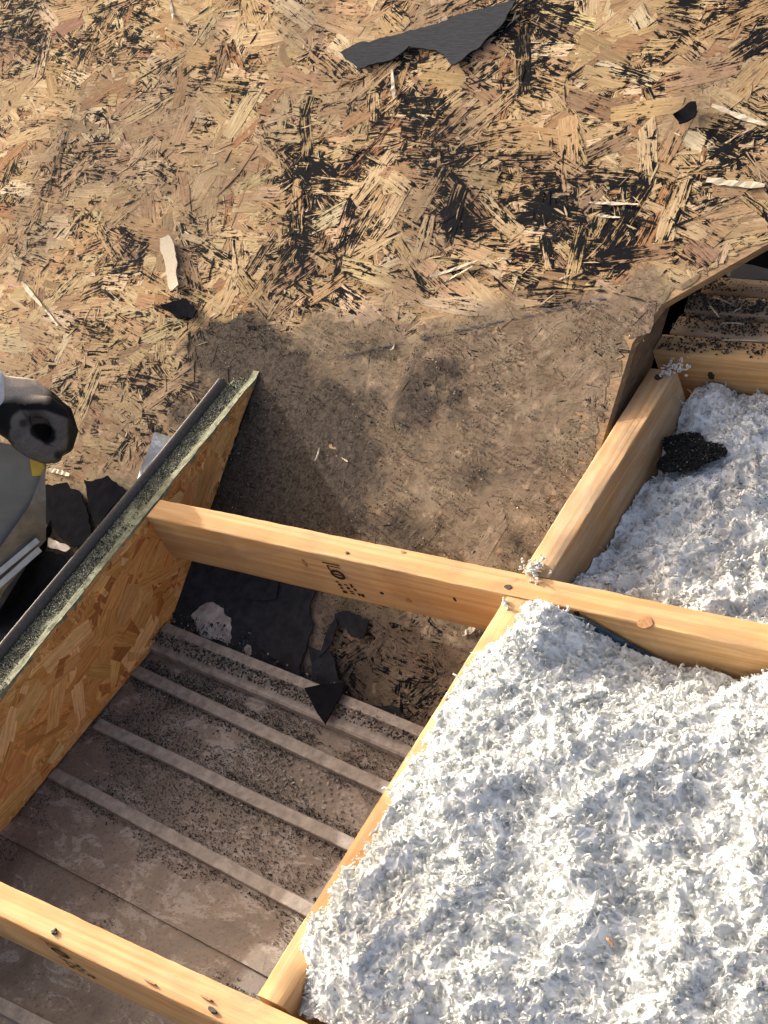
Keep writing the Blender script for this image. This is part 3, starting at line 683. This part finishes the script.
# granules and crumbs along the edge trim and the valley
n = 1700; gx = rng.uniform(-1.6, -.98, n); off = np.abs(rng.normal(0, .020, n)); gy = .800-.085*(gx+1.6)+off-.012
zd = np.maximum(SL*(gy-Y0)+.004, metal_z(gy)+.018)
grains('valley_granules', np.stack([gx, gy, zd+.001], 1), rng.uniform(.0008, .0024, n), gcol(n, .01, .05, .18), metal)
n = 1800; gx = rng.uniform(-1.6, -1.42, n); gy = .80+.05*rng.random(n); zd = SL*(gy-Y0)+.005
grains('corner_debris', np.stack([gx, gy, zd], 1), rng.uniform(.001, .003, n), gcol(n, .012, .08, .25), metal)
# grit on the dirty lower deck
n = 16000; px_ = rng.uniform(215, 660, n); py_ = rng.uniform(300, 745, n); P = np.array([deck_uv(a, b) for a, b in zip(px_, py_)])
kk = in_deck(P[:, 0]+.004, P[:, 1]) & (fbm(P[:, 0]*16, P[:, 1]*16, 21) > .52); P = P[kk]; n = len(P)
grains('deck_grit', dk(P[:, 0], P[:, 1], .0022), rng.uniform(.0005, .0015, n), gcol(n, .010, .05, .20, (.36, .28, .21)), deck)

# ------------------------------------------------------------------ knee wall (strand board skirt with sealed edge)
wall = tag(empty('knee_wall', (XW, .8, -.165)), 'strand board knee wall with green sealed edge along the left of the bay', 'wall')
def lw(P): return np.asarray(P)-np.array([XW, .8, -.165])
prof = [(1.200, .001), (.817, -.174), (.80, metal_z(.80)), (.05, metal_z(.05)), (.05, -.0005), (1.205, -.0005)]
bm = bmesh.new()
a = [bm.verts.new(lw((XW-.001, y, z+(.003 if i in (1, 2, 3) else 0)))) for i, (y, z) in enumerate(prof)]; b = [bm.verts.new(lw((XW-.013, y, z+(.003 if i in (1, 2, 3) else 0)))) for i, (y, z) in enumerate(prof)]
bm.faces.new(a); bm.faces.new(b[::-1])
for i in range(len(a)): bm.faces.new((a[i], a[(i+1) % len(a)], b[(i+1) % len(a)], b[i]))
bmesh.ops.recalc_face_normals(bm, faces=bm.faces)
panel = link('panel', bm_mesh('panel', bm), M['wallcore'], wall)
def wl2(u, v, w_): # u along y, v = z, w out of the face
    u = np.asarray(u); return lw(np.stack([XW+np.asarray(w_)+0*u, u, np.asarray(v)+0*u], -1))
def in_wall(y, z):
    lo = np.where(y > .817, SL*(y-Y0)+.002, metal_z(y)+.002); return (z < -.0006) & (z > lo) & (y > .06)
N = 8000; y_ = rng.uniform(.30, 1.19, N); z_ = rng.uniform(-.172, -.002, N)
ln = rng.uniform(.03, .13, N); wd = rng.uniform(.006, .030, N); an = np.where(rng.random(N) < .5, rng.normal(.35, .35, N), rng.uniform(-1.57, 1.57, N))
for it in range(3):
    h = ln*.5; hw = wd*.62; c_, s_ = np.abs(np.cos(an)), np.abs(np.sin(an))
    ok = np.ones(N, bool)
    for sa in (-1, 1):
        for sb in (-1, 1):
            ok &= in_wall(y_+sa*h*np.cos(an)*1.18-sb*hw*np.sin(an), z_+sa*h*np.sin(an)*1.18+sb*hw*np.cos(an))
    ln = np.where(ok, ln, ln*.55); wd = np.where(ok, wd, wd*.72)
sel = np.where(ok)[0]; y_, z_, an, ln, wd = y_[sel], z_[sel], an[sel], ln[sel], wd[sel]; N = len(sel)
V, Fw, S = strand_arrays(y_, z_, an, ln, wd, rng.uniform(0, .0006, N), rng.normal(0, .0015, (2, N)), wl2)
Fw = Fw[:, ::-1]
C = strand_colors(N, [(.66, .345, .120), (.72, .42, .165), (.58, .285, .090), (.45, .185, .062), (.77, .50, .23)], [38, 24, 22, 6, 10], .07)
MK = np.zeros((N, V.shape[1], 4)); MK[..., 3] = 1; MK[..., 0] = -1.2; MK[..., 1] = np.clip((fbm((V[..., 1]+.8)*8, V[..., 2]*12, 91)-.55)*2, 0, .35); MK[..., 2] = -.5
pv = project(V.mean(1)+np.array([XW, .8, -.165])); vis = (pv[:, 0] > 0) & (pv[:, 1] < 900)
ti = np.argsort(-np.where(vis, ln*wd, -1))[:240]
V[ti] += np.array([.0002, 0, 0])
emit_strands(V, Fw, S, C, MK, M['osb_wall'], panel, ti, 'small_strands')
# top plate + sealed green edge
def strip(name, x0, x1, y0, y1, ztop, zbot, mat, parent, seed, amp=.0016, ny=90, nx=6):
    gx, gy = np.meshgrid(np.linspace(x0, x1, nx), np.linspace(y0, y1, ny), indexing='ij')
    gx = gx+(fbm(gx*90, gy*60, seed)-.5)*amp*1.5*((gx == gx.min()) | (gx == gx.max()))
    gz = ztop+(fbm(gx*120, gy*70, seed+3)-.5)*amp
    low = np.maximum(zbot, np.maximum(SL*(gy-Y0), metal_z(gy))+.001); gz = np.maximum(gz, SL*(gy-Y0)+.002)
    T = lw(np.stack([gx, gy, gz], -1).reshape(-1, 3)); Bt = lw(np.stack([gx, gy, np.minimum(low, gz-.001)], -1).reshape(-1, 3)); n_ = len(T)
    idx = np.arange(n_).reshape(nx, ny); Ft = np.stack([idx[:-1, :-1], idx[1:, :-1], idx[1:, 1:], idx[:-1, 1:]], -1).reshape(-1, 4)
    lp = np.concatenate([idx[:, 0], idx[-1, 1:], idx[::-1, -1][1:], idx[0, ::-1][1:-1]]); lq = np.roll(lp, -1)
    Fsd = np.stack([lp, lp+n_, lq+n_, lq], -1)[:, ::-1]
    return link(name, mesh_np(name, np.concatenate([T, Bt]), np.concatenate([Ft, Fsd])), M[mat], parent)
strip('sealed_edge', XW-.0128, XW-.0012, .05, 1.205, .0012, -.010, 'green', wall, 3, .0022)
plate = strip('top_plate', XW-.046, XW-.0132, .05, 1.185, -.001, -.170, 'green', wall, 9, .003)
n = 19000; gx = rng.uniform(XW-.045, XW-.001, n); gy = rng.uniform(.30, 1.19, n)
pr = fbm(gx*60, gy*30, 15)+np.where(gx > XW-.014, -.22, .12)+.25*np.exp(-(gx-(XW-.044))/.006)*.5
kk = rng.random(n) < np.clip((pr-.40)*4, .02, 1); gx, gy = gx[kk], gy[kk]; n = len(gx)
grains('wall_top_granules', lw(np.stack([gx, gy, np.where(gx > XW-.0135, .0026, .0008)+0*gx], 1)), rng.uniform(.0004, .0013, n), gcol(n, .008, .05, .34, (.40, .40, .30)), plate)

# dark metal strip along the wall top
def extrude(name, path, prof, mat, parent=None, up=(0, 0, 1), smooth=None):
    """sweep a closed 2-D profile (side, up) along a path of points"""
    path = np.array(path, float); V = []; m_ = len(prof)
    for k in range(len(path)):
        d = path[min(k+1, len(path)-1)]-path[max(k-1, 0)]; d /= np.linalg.norm(d)
        s = np.cross(d, up); s /= np.linalg.norm(s); u = np.cross(s, d)
        for (a, b) in prof: V.append(path[k]+s*a+u*b)
    bm = bmesh.new(); bv = [bm.verts.new(v) for v in V]
    for k in range(len(path)-1):
        for i in range(m_): bm.faces.new((bv[k*m_+i], bv[k*m_+(i+1) % m_], bv[(k+1)*m_+(i+1) % m_], bv[(k+1)*m_+i]))
    bm.faces.new(bv[:m_]); bm.faces.new(bv[-m_:])
    bmesh.ops.recalc_face_normals(bm, faces=bm.faces)
    return link(name, bm_mesh(name, bm, smooth), M[mat], parent)
pth = [(-1.656+.0015*math.sin(t*9), .25+.925*t, .004+.0015*math.sin(t*7)*1.0) for t in np.linspace(0, 1, 24)]
tag(extrude('drip_edge', pth, [(-.0075, -.006), (-.007, .003), (-.003, .0055), (.003, .0045), (.007, .0), (.0078, -.006)], 'drip', smooth=40),
    'long dull dark metal strip lying along the top of the knee wall', 'metal strip')

# ------------------------------------------------------------------ insulation
def tufts(name, P, nrm, L, r, mat, seed, up=.35, segs=5, sides=5, spread=1.0):
    g = np.random.default_rng(seed); N = len(P)
    fl = np.stack([fbm(P[:, 0]*45, P[:, 1]*45, 301, 2)-.5, fbm(P[:, 0]*45+9, P[:, 1]*45, 307, 2)-.5, 0*P[:, 0]], 1)*7
    d = g.normal(0, 1, (N, 3))+fl; d -= nrm*np.sum(d*nrm, 1)[:, None]*(1-.5); d /= np.linalg.norm(d, axis=1)[:, None]
    d = d*spread+nrm*up*g.uniform(-.1, 1.5, (N, 1)); d /= np.linalg.norm(d, axis=1)[:, None]
    ax = g.normal(0, 1, (N, 3)); ax -= d*np.sum(ax*d, 1)[:, None]; ax /= np.linalg.norm(ax, axis=1)[:, None]
    bend = g.normal(0, 3.6, N); twist = g.normal(0, 2.2, N)
    side0 = np.cross(d, ax); p = P.copy(); V = np.zeros((N, segs+1, sides, 3))
    a1, a2 = ax, side0; dd = d.copy()
    for k in range(segs+1):
        t = k/segs; rr = r*(.55+.6*math.sin(math.pi*(t*.80+.12)))*g.uniform(.6, 1.4, N)
        if k == segs: rr = rr*.55
        for s in range(sides):
            a = 2*math.pi*s/sides+k*.5
            V[:, k, s] = p+(a1*math.cos(a)+a2*math.sin(a)*.75)*(rr*g.uniform(.75, 1.25, N))[:, None]
        ang = bend/segs; c, s_ = np.cos(ang)[:, None], np.sin(ang)[:, None]
        dd, a2 = dd*c+a2*s_, a2*c-dd*s_
        ang = twist/segs; c, s_ = np.cos(ang)[:, None], np.sin(ang)[:, None]
        dd, a1 = dd*c+a1*s_, a1*c-dd*s_
        p = p+dd*(L/segs)[:, None]
    idx = np.arange((segs+1)*sides).reshape(segs+1, sides)
    Fq = np.stack([idx[:-1], np.roll(idx[:-1], -1, 1), np.roll(idx[1:], -1, 1), idx[1:]], -1).reshape(-1, 4)
    cap = idx[-1][None]
    off = (np.arange(N)*(segs+1)*sides)[:, None, None]
    return V.reshape(-1, 3), [(Fq[None]+off).reshape(-1, 4), (cap[None]+off).reshape(-1, sides)]
def sstep(a, b, x): t = np.clip((x-a)/(b-a), 0, 1); return t*t*(3-2*t)
def h_white(x, y):
    lump = (fbm(x*7+3, y*7, 101, 3)-.5)*.052
    h = .030+lump*sstep(-.975, -.86, x)*.9+.25*lump
    h = h-.038*(1-sstep(-.985, -.90, x))                                  # down to the joist
    ya = sstep(.74, .895, y); h = h-ya*(.012+.056*sstep(-.92, -.82, x)*(1-.4*sstep(-.70, -.62, x)))
    h = h-.05*(1-sstep(.345, .42, y))
    return h
def h_grey(x, y):
    h = -.062+.020*(1-sstep(.94, 1.08, y))+(fbm(x*10, y*10, 131, 4)-.5)*.050
    return h-.004*(1-sstep(-.936, -.90, x))+.008*sstep(1.22, 1.33, y)
def bil(x, y, seed, o=2): return 1-np.abs(2*fbm(x, y, seed, o)-1)**.8*1.6      # rounded pillows with creases
def fluff(x, y, seed):
    wx = (fbm(x*28, y*28, seed+1, 2)-.5)*.030; wy = (fbm(x*28+5, y*28, seed+2, 2)-.5)*.030
    x2 = x+wx; y2 = y+wy; c, s_ = .8, .6; x3 = x2*c-y2*s_; y3 = x2*s_+y2*c
    wx = (fbm(x*90, y*90, seed+3, 2)-.5)*.008; wy = (fbm(x*90+5, y*90, seed+4, 2)-.5)*.008
    return .0100*bil(x3*13, y3*13, seed+8)+.0080*bil(x3*26, y3*26, seed+5)+.0046*bil((y3+wy)*62, (x3+wx)*62, seed+6)+.0028*bil((x2+wx)*140, (y2-wy)*140, seed+7)-.012
def insul(name, hf0, x0, x1, y0, y1, n, mat, label_kind, seed, ntiny, Lr=(.009, .021), Rr=(.0017, .0034), clip=None):
    hf = lambda x, y: hf0(x, y)+fluff(x, y, seed*10)
    nx_, ny_ = int((x1-x0)/.0013), int((y1-y0)/.0013)
    gx, gy = np.meshgrid(np.linspace(x0, x1, nx_), np.linspace(y0, y1, ny_), indexing='ij'); gz = hf(gx, gy)
    gx = gx+(fbm(gx*300, gy*300, 71, 1)-.5)*.0012*((gx > x0+.001) & (gx < x1-.001))
    idx = np.arange(gx.size).reshape(gx.shape); Fq = np.stack([idx[:-1, :-1], idx[1:, :-1], idx[1:, 1:], idx[:-1, 1:]], -1).reshape(-1, 4)
    root = tag(link(name, mesh_np(name, np.stack([gx, gy, gz], -1).reshape(-1, 3), Fq, smooth=True), M[mat+'_core']), kind='stuff')
    g = np.random.default_rng(seed)
    for nm, cnt, LL, RR, seg, sd, up in (('curls', n, Lr, Rr, 5, 4, .10), ('wisps', ntiny, (.005, .014), (.0002, .0006), 3, 3, .4)):
        x = g.uniform(x0, x1, cnt); y = g.uniform(y0, y1, cnt)
        e = .004; hx = (hf(x+e, y)-hf(x-e, y))/(2*e); hy = (hf(x, y+e)-hf(x, y-e))/(2*e)
        nr = np.stack([-hx, -hy, np.ones_like(hx)], 1); nr /= np.linalg.norm(nr, axis=1)[:, None]
        P = np.stack([x, y, hf(x, y)+g.uniform(-.0026, .0003, cnt)], 1)
        if clip is not None:
            k = clip(P); P, nr = P[k], nr[k]
        m_ = len(P); sc = g.uniform(0, 1, m_)**1.5
        Vt, Ft = tufts(nm, P, nr, LL[0]+(LL[1]-LL[0])*sc, RR[0]+(RR[1]-RR[0])*g.random(m_)**1.5, mat, seed+seg, up, seg, sd)
        tag(link(nm, mesh_np(nm, Vt, Ft, smooth=True), M[mat], root), kind='stuff')
    return root
def clip_white(P): return (P[:, 1] < .893) & ~((P[:, 1] < .347) & (P[:, 2] < .004)) & ~((P[:, 0] < -.936) & (P[:, 2] < .0))
ins = tag(insul('loose_insulation', h_white, -.967, -.40, .352, .890, 15000, 'white', None, 7, 30000, (.006, .018), (.0009, .0027), clip=clip_white),
          'fluffy bright white loose fibre insulation heaped in the front bay', 'insulation')
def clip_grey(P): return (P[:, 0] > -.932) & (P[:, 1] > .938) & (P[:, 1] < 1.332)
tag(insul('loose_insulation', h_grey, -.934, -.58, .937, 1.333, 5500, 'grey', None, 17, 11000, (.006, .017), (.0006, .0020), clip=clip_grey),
    'dusty grey loose fibre insulation in the shaded rear bay', 'insulation')
def tuft_thing(px, py, z, n, s, label, seed, mat='white'):
    g = np.random.default_rng(seed); c = z_at(px, py, z); P = c+g.normal(0, s, (n, 3))*[1, 1, .3]; P[:, 2] = np.maximum(P[:, 2], z+.002)
    nr = np.tile((0, 0, 1.), (n, 1)); Vt, Ft = tufts('tuft', P, nr, g.uniform(.005, .011, n), g.uniform(.0007, .0016, n), mat, seed, .12)
    return tag(link('insulation_tuft', mesh_np('insulation_tuft', Vt, Ft, smooth=True), M[mat], None), label, 'insulation')
tuft_thing(533, 569, 0.002, 60, .007, 'small grey tuft of fibre caught behind the beam, left of the short joist', 3, 'grey')
tuft_thing(506, 604, 0.0, 9, .0025, 'tiny white fluff where the long joist meets the beam', 4)
tuft_thing(676, 369, 0.0, 46, .010, 'grey tuft squeezed between the short joist and the header', 5, 'grey')
# black granule heap on the grey insulation
gc = z_at(686, 446, -.040); n = 5200
a_ = rng.uniform(0, 2*math.pi, n); r_ = np.sqrt(rng.random(n)); rx = .040*(1+.18*np.sin(a_*3+1)+.12*np.sin(a_*5)); 
gx = gc[0]+r_*rx*np.cos(a_)*1.0; gy = gc[1]+r_*rx*np.sin(a_)*.85
gz = np.maximum(h_grey(gx, gy), -.052)+.007*(1-r_**2)+.001+rng.uniform(-.004, .0015, n)
tag(grains('granule_heap', np.stack([gx, gy, gz], 1), rng.uniform(.0009, .0019, n), gcol(n, .004, .022, .03, (.3, .28, .26))), 'black heap of shingle granules on the grey insulation', 'granules', kind='stuff')
n = 2600; gx = rng.uniform(-.93, -.55, n); gy = rng.uniform(.95, 1.33, n); kk = fbm(gx*12, gy*12, 44) > .55; gx, gy = gx[kk], gy[kk]; n = len(gx)
tag(grains('loose_granules', np.stack([gx, gy, h_grey(gx, gy)+.003], 1), rng.uniform(.0006, .0013, n), gcol(n, .006, .04, .0)), 'fine black granules sprinkled over the grey insulation', 'granules')
# small debris caught in the white insulation
for i, (px, py, mt, lab) in enumerate([(604, 931, 'knot', 'brown wood chip caught in the white insulation'), (766, 948, 'hole', 'black crumb in the white insulation at the right edge')]):
    c = z_at(px, py, .03); c[2] = h_white(np.array([c[0]]), np.array([c[1]]))[0]+.008
    tag(extrude('wood_chip', [c, c+np.array([.004, -.003, .002]), c+np.array([.010, -.006, .001])], [(-.0015, 0), (0, .001), (.0015, 0), (0, -.001)], mt), lab, 'debris')
# blue membrane upstand in front of the beam
bl = [(560, 612), (585, 618), (625, 640), (668, 664), (668, 690), (560, 660)]
bm = bmesh.new(); vs = [bm.verts.new(on_y(px, py, YA0-.004)) for px, py in bl]; f = bm.faces.new(vs)
ex = bmesh.ops.extrude_face_region(bm, geom=[f]); bmesh.ops.translate(bm, verts=[g for g in ex['geom'] if isinstance(g, bmesh.types.BMVert)], vec=(0, -.0022, 0))
bmesh.ops.recalc_face_normals(bm, faces=bm.faces)
tag(link('membrane_flap', bm_mesh('membrane_flap', bm), M['blue']), 'dark blue membrane flap between the beam and the white insulation', 'membrane')

# granules on the header plies, flashing behind them
n = 13000; gx = rng.uniform(-.98, -.60, n); gy = rng.uniform(1.337, 1.51, n)
q = project(np.stack([gx, gy, 0*gx], 1))
den = blobs(q, [(702, 300, 34, 24, 1.1), (745, 312, 34, 12, 1.0), (735, 330, 32, 10, .9), (720, 345, 26, 8, .7), (690, 347, 36, 8, .45), (680, 325, 12, 10, .4), (760, 350, 14, 6, .4), (755, 297, 20, 8, .35)])
kk = (rng.random(n) < np.clip(den*(.1+1.5*fbm(gx*40, gy*40, 31)), .04, .9)*(((gy-1.337) % .0425) < .035)); gx, gy = gx[kk], gy[kk]; n = len(gx)
tag(grains('header_granules', np.stack([gx, gy, .0016+.0012*rng.random(n)], 1), rng.uniform(.0009, .0022, n), gcol(n, .006, .04, .08)), 'black granules scattered over the header plies', 'granules', kind='stuff')
for i, (a, b) in enumerate([((713, 297), (731, 304)), ((710, 306), (719, 317)), ((722, 323), (744, 324)), ((733, 313), (741, 308)), ((722, 340), (760, 341))]):
    A, B = z_at(*a, .004), z_at(*b, .005)
    tag(extrude('wood_splinter', [A, (A+B)/2+[0, 0, .001], B], [(-.0012, 0), (0, .0009), (.0012, 0), (0, -.0009)], 'torn'),
        ['short pale splinter on the upper granules of the header', 'pale splinter leaning left among the header granules', 'pale splinter across the middle of the header granules', 'tiny pale splinter at the upper right of the header granules', 'long thin splinter lying near the front header ply'][i], 'splinter', 'splinters on the header')
fl = [(728, 280), (724, 276), (735, 269), (752, 271), (775, 277), (800, 284), (800, 292), (768, 282)]
bm = bmesh.new(); vs = [bm.verts.new(z_at(px, py, .004)+np.array([0, .004, .006*(i in (2, 3, 4))])) for i, (px, py) in enumerate(fl)]; f = bm.faces.new(vs)
ex = bmesh.ops.extrude_face_region(bm, geom=[f]); bmesh.ops.translate(bm, verts=[g for g in ex['geom'] if isinstance(g, bmesh.types.BMVert)], vec=(0, 0, .0015))
bmesh.ops.recalc_face_normals(bm, faces=bm.faces); bmesh.ops.triangulate(bm, faces=bm.faces)
tag(link('flashing_scrap', bm_mesh('flashing_scrap', bm), M['greysheet']), 'grey flashing scrap under the deck edge behind the header', 'flashing')
# shaded roof void: floor blackened to deepen the gap below the deck edge
V = np.array([(-1.02, 1.515, -.02), (-.2, 1.515, -.02), (-.2, 2.1, -.02), (-1.02, 2.1, -.02), (-1.02, 1.515, -.09), (-.2, 1.515, -.09), (-.2, 2.1, -.09), (-1.02, 2.1, -.09)])
tag(link('attic_floor', mesh_np('attic_floor', V, np.array([[0, 1, 2, 3], [7, 6, 5, 4], [0, 4, 5, 1], [1, 5, 6, 2], [2, 6, 7, 3], [3, 7, 4, 0]])), M['felt']), kind='structure')

# ------------------------------------------------------------------ things at the left edge
# silver flashing piece
def sheet_px(name, pts, mat, thick, label=None, cat=None, nrm=None):
    """pts: list of (px, py, distance along the ray)"""
    P = [CAM+ray(a, b)*d for a, b, d in pts]
    bm = bmesh.new(); vs = [bm.verts.new(p) for p in P]; f = bm.faces.new(vs); f.normal_update(); nn = f.normal.copy()
    ex = bmesh.ops.extrude_face_region(bm, geom=[f]); bmesh.ops.translate(bm, verts=[g for g in ex['geom'] if isinstance(g, bmesh.types.BMVert)], vec=nn*thick)
    bmesh.ops.recalc_face_normals(bm, faces=bm.faces); bmesh.ops.triangulate(bm, faces=bm.faces)
    o = link(name, bm_mesh(name, bm), M[mat])
    return tag(o, label, cat) if label else o
def ddist(px, py, lift=0.0):
    p = on(px, py, (0, -SL, 1), -SL*Y0+lift/CT); return np.linalg.norm(p-CAM)
sheet_px('flashing_piece', [(155, 432, ddist(155, 432, .03)), (173, 438, ddist(173, 438, .03)), (176, 470, ddist(176, 470, .012)), (140, 500, ddist(140, 500, .012)), (134, 490, ddist(134, 490, .012)), (140, 470, ddist(140, 470, .018))], 'silver', .001,
         'small shiny silver flashing piece behind the dark metal strip', 'flashing')
def mdist(px, py, lift=.0): return np.linalg.norm(metal_at(px, py)-CAM)-lift
sheet_px('felt_scrap', [(304, 688, mdist(304, 688, .042)), (322, 684, mdist(322, 684, .044)), (345, 682, mdist(345, 682, .046)), (341, 696, mdist(341, 696, .042)), (334, 706, mdist(334, 706, .036)), (325, 724, mdist(325, 724, .028)), (317, 713, mdist(317, 713, .033)), (310, 699, mdist(310, 699, .038))],
         'felt', .002, 'pointed black felt scrap hanging over the metal roof edge', 'felt')
GD = 2.46
def gp(a, b, c=0.0): return CAM+ray(a, b)*(GD+c)
# grey sheet held up at left: a slightly bowed metal panel standing on the deck
g0 = ddist(30, 560)
sheet_px('metal_sheet', [(-70, 428, g0-.12), (46, 452, g0-.13), (46, 470, g0-.12), (40, 520, g0-.09), (22, 560, g0-.07), (0, 598, g0-.06), (-70, 690, g0-.04)], 'greysheet', .0015, 'grey metal sheet standing on the deck below the gloved hand', 'metal sheet')
dS = ddist(30, 560)-.075
sheet_px('plastic_strip', [(45, 466, dS-.075), (46, 500, dS-.06), (46, 540, dS), (32, 556, dS), (0, 596, dS), (-40, 640, dS), (-40, 590, dS-.01), (0, 548, dS-.02), (30, 505, dS-.04)], 'brownfilm', .0015, 'dusty brown film strip crossing the grey sheet', 'strip')
for i, (a, b, lab) in enumerate([((-60, 622), (38, 540), 'upper pale metal bar crossing the grey sheet'), ((-60, 638), (40, 549), 'lower pale metal bar crossing the grey sheet')]):
    A = CAM+ray(*a)*(dS-.02); B = CAM+ray(*b)*(dS-.02)
    tag(extrude('metal_bar', [A, (A+B)/2, B], [(-.0045, -.002), (-.0045, .002), (.0045, .002), (.0045, -.002)], 'palebar', up=tuple(-R[2])), lab, 'bar', 'pale bars at left')
sheet_px('felt_flap', [(53, 516, dS+.06), (52, 532, dS+.06), (44, 560, dS+.06), (26, 600, dS+.07), (4, 640, dS+.08), (-30, 680, dS+.08), (-40, 650, dS+.05), (0, 610, dS+.03), (30, 560, dS+.03)], 'felt', .002, 'pointed black felt flap behind the pale bars', 'felt')

# ------------------------------------------------------------------ gloved hand and sleeve of the worker
person = empty('person', gp(-60, 420, .05))
def skin_mesh(name, verts, edges, radii, levels=2, root=0):
    me = bpy.data.meshes.new(name); me.from_pydata([tuple(v) for v in verts], edges, []); o = bpy.data.objects.new(name, me); COL.objects.link(o)
    md = o.modifiers.new('skin', 'SKIN'); md.use_smooth_shade = True
    for i, sv_ in enumerate(me.skin_vertices[0].data): 
        r = radii[i]; sv_.radius = (r, r) if not isinstance(r, tuple) else r; sv_.use_root = (i == root)
    sb = o.modifiers.new('sub', 'SUBSURF'); sb.levels = levels; sb.render_levels = levels
    dg = bpy.context.evaluated_depsgraph_get(); ev = o.evaluated_get(dg); nm = bpy.data.meshes.new_from_object(ev)
    bpy.data.objects.remove(o); nm.name = name
    nm.polygons.foreach_set('use_smooth', np.ones(len(nm.polygons), bool)); return nm
K = GD/F_PX
gb = bmesh.new()
def chain(pts, close=2.2):
    for (p, q) in zip(pts[:-1], pts[1:]):
        p = np.array(p, float); q = np.array(q, float); n_ = max(2, int(np.linalg.norm(q[:3]-p[:3])/close))
        for t in np.linspace(0, 1, n_):
            a, b, c, rr = p+(q-p)*t
            bmesh.ops.create_icosphere(gb, subdivisions=2, radius=rr*K, matrix=Matrix.Translation(gp(a, b, c*K)))
chain([(-20, 402, 22, 26), (4, 402, 21, 27), (24, 403, 19, 26), (42, 412, 18, 23)], 4)            # wrist, back of the hand, knuckles
chain([(22, 418, 22, 24), (44, 430, 24, 19)], 4)                                               # palm closing the hollow of the fist
for (dc, da, db, r) in ((-12, 0, 0, 10.5), (6, 5, -1, 9.6), (23, 6, 1, 9.4), (39, 2, 4, 8.6)):  # four curled fingers, index nearest
    chain([(32+da, 406+db, dc+12, r+1), (47+da, 407+db, dc+2, r+.6), (58+da, 415+db, dc, r+.4), (63+da, 430+db, dc-1, r), (59+da, 444+db, dc+1, r*.96), (49+da, 450+db, dc+3, r*.88)])
chain([(8, 416, 4, 20), (17, 428, -8, 15), (24, 440, -16, 12.5), (35, 449, -20, 11), (46, 454, -21, 10), (54, 455, -19, 8.6)])     # thumb
gme = bpy.data.meshes.new('glove_raw'); gb.to_mesh(gme); gb.free()
go = bpy.data.objects.new('glove_raw', gme); COL.objects.link(go)
rm = go.modifiers.new('remesh', 'REMESH'); rm.mode = 'VOXEL'; rm.voxel_size = .0017
sm_ = go.modifiers.new('smooth', 'SMOOTH'); sm_.iterations = 14; sm_.factor = .5
gm = bpy.data.meshes.new_from_object(go.evaluated_get(bpy.context.evaluated_depsgraph_get())); gm.name = 'glove'
bpy.data.objects.remove(go)
gm.polygons.foreach_set('use_smooth', np.ones(len(gm.polygons), bool))
vv = np.array([v.co[:] for v in gm.vertices]); pq = project(vv)
nrm = np.array([v.normal[:] for v in gm.vertices])
ringd = np.minimum.reduce([np.hypot(pq[:, 0]-a, pq[:, 1]-b) for a, b in ((21, 434), (25, 443), (35, 451), (46, 456), (56, 453), (64, 447), (67, 434), (62, 421), (52, 415), (40, 413), (29, 415), (22, 423))])
dust = np.clip((404-pq[:, 1]+9*(fbm(vv[:, 0]*60, vv[:, 2]*60, 3)-.5))/9, 0, 1)*np.clip((52-pq[:, 0])/8, 0, 1)
face = np.clip((-nrm @ R[2])*2.2, 0, 1)
hollow = np.clip((13-np.hypot(pq[:, 0]-41, (pq[:, 1]-431)*1.5))/3, 0, 1); greyk = np.clip((13-ringd)/3, 0, 1)*face*(1-hollow)*np.clip((np.hypot(pq[:, 0]-58, pq[:, 1]-455)-2)/4, .1, 1)*np.clip((np.hypot(pq[:, 0]-23, pq[:, 1]-423)-1)/5, .2, 1)  # hollow and finger creases left black, their shade put into the colour
greyk = greyk*np.clip((70-pq[:, 0])/4, .15, 1)*np.clip((pq[:, 1]-(409+np.maximum(0, pq[:, 0]-45)*.35))/3, 0, 1)
colr = np.array([.012, .012, .014])*np.ones((len(vv), 1))
colr = colr*(1-greyk[:, None])+np.array([.165, .148, .132])*(.6+.8*fbm(vv[:, 0]*90, vv[:, 2]*90, 8))[:, None]*greyk[:, None]
dk_ = dust*(1-.8*greyk); colr = colr*(1-dk_[:, None])+np.array([.70, .58, .45])*dk_[:, None]  # dust on the back of the hand, paler to carry sunlight as well
at_ = gm.attributes.new('col', 'FLOAT_COLOR', 'POINT'); at_.data.foreach_set('color', np.concatenate([colr, np.ones((len(vv), 1))], 1).astype(np.float32).reshape(-1))
def attach(o, parent):
    o.parent = parent; o.matrix_parent_inverse = Matrix.Translation(parent.location).inverted(); return o
bpy.context.view_layer.update()
attach(link('glove', gm, M['glove']), person)
cm = skin_mesh('cuff', [gp(-34, 398, 18*K), gp(-16, 400, 19*K), gp(0, 399, 17*K), gp(7, 399, 17*K)], [(0, 1), (1, 2), (2, 3)], [30*K, 31*K, 31*K, 29*K]); attach(link('cuff', cm, M['sleeve']), person)
sm = skin_mesh('sleeve', [gp(-22, 400, 16*K), gp(-80, 405, -20*K), gp(-150, 425, -90*K), gp(-230, 450, -190*K)], [(i, i+1) for i in range(3)], [28*K, 31*K, 36*K, 40*K]); attach(link('sleeve', sm, M['jersey']), person)
tag(person, 'worker reaching in from the left, black work glove dusty on top, hand closed', 'person')
kp_ = [gp(36, 452, -4*K), gp(37, 462, -4*K), gp(38, 468, -3*K), gp(39, 475, -2*K)]
tag(extrude('yellow_handle', kp_, [(-6*K, -3*K), (-6*K, 3*K), (0, 4*K), (6*K, 3*K), (6*K, -3*K), (0, -4*K)], 'yellow', up=tuple(-R[2]), smooth=40), 'yellow tool handle end poking out below the gloved hand', 'tool')
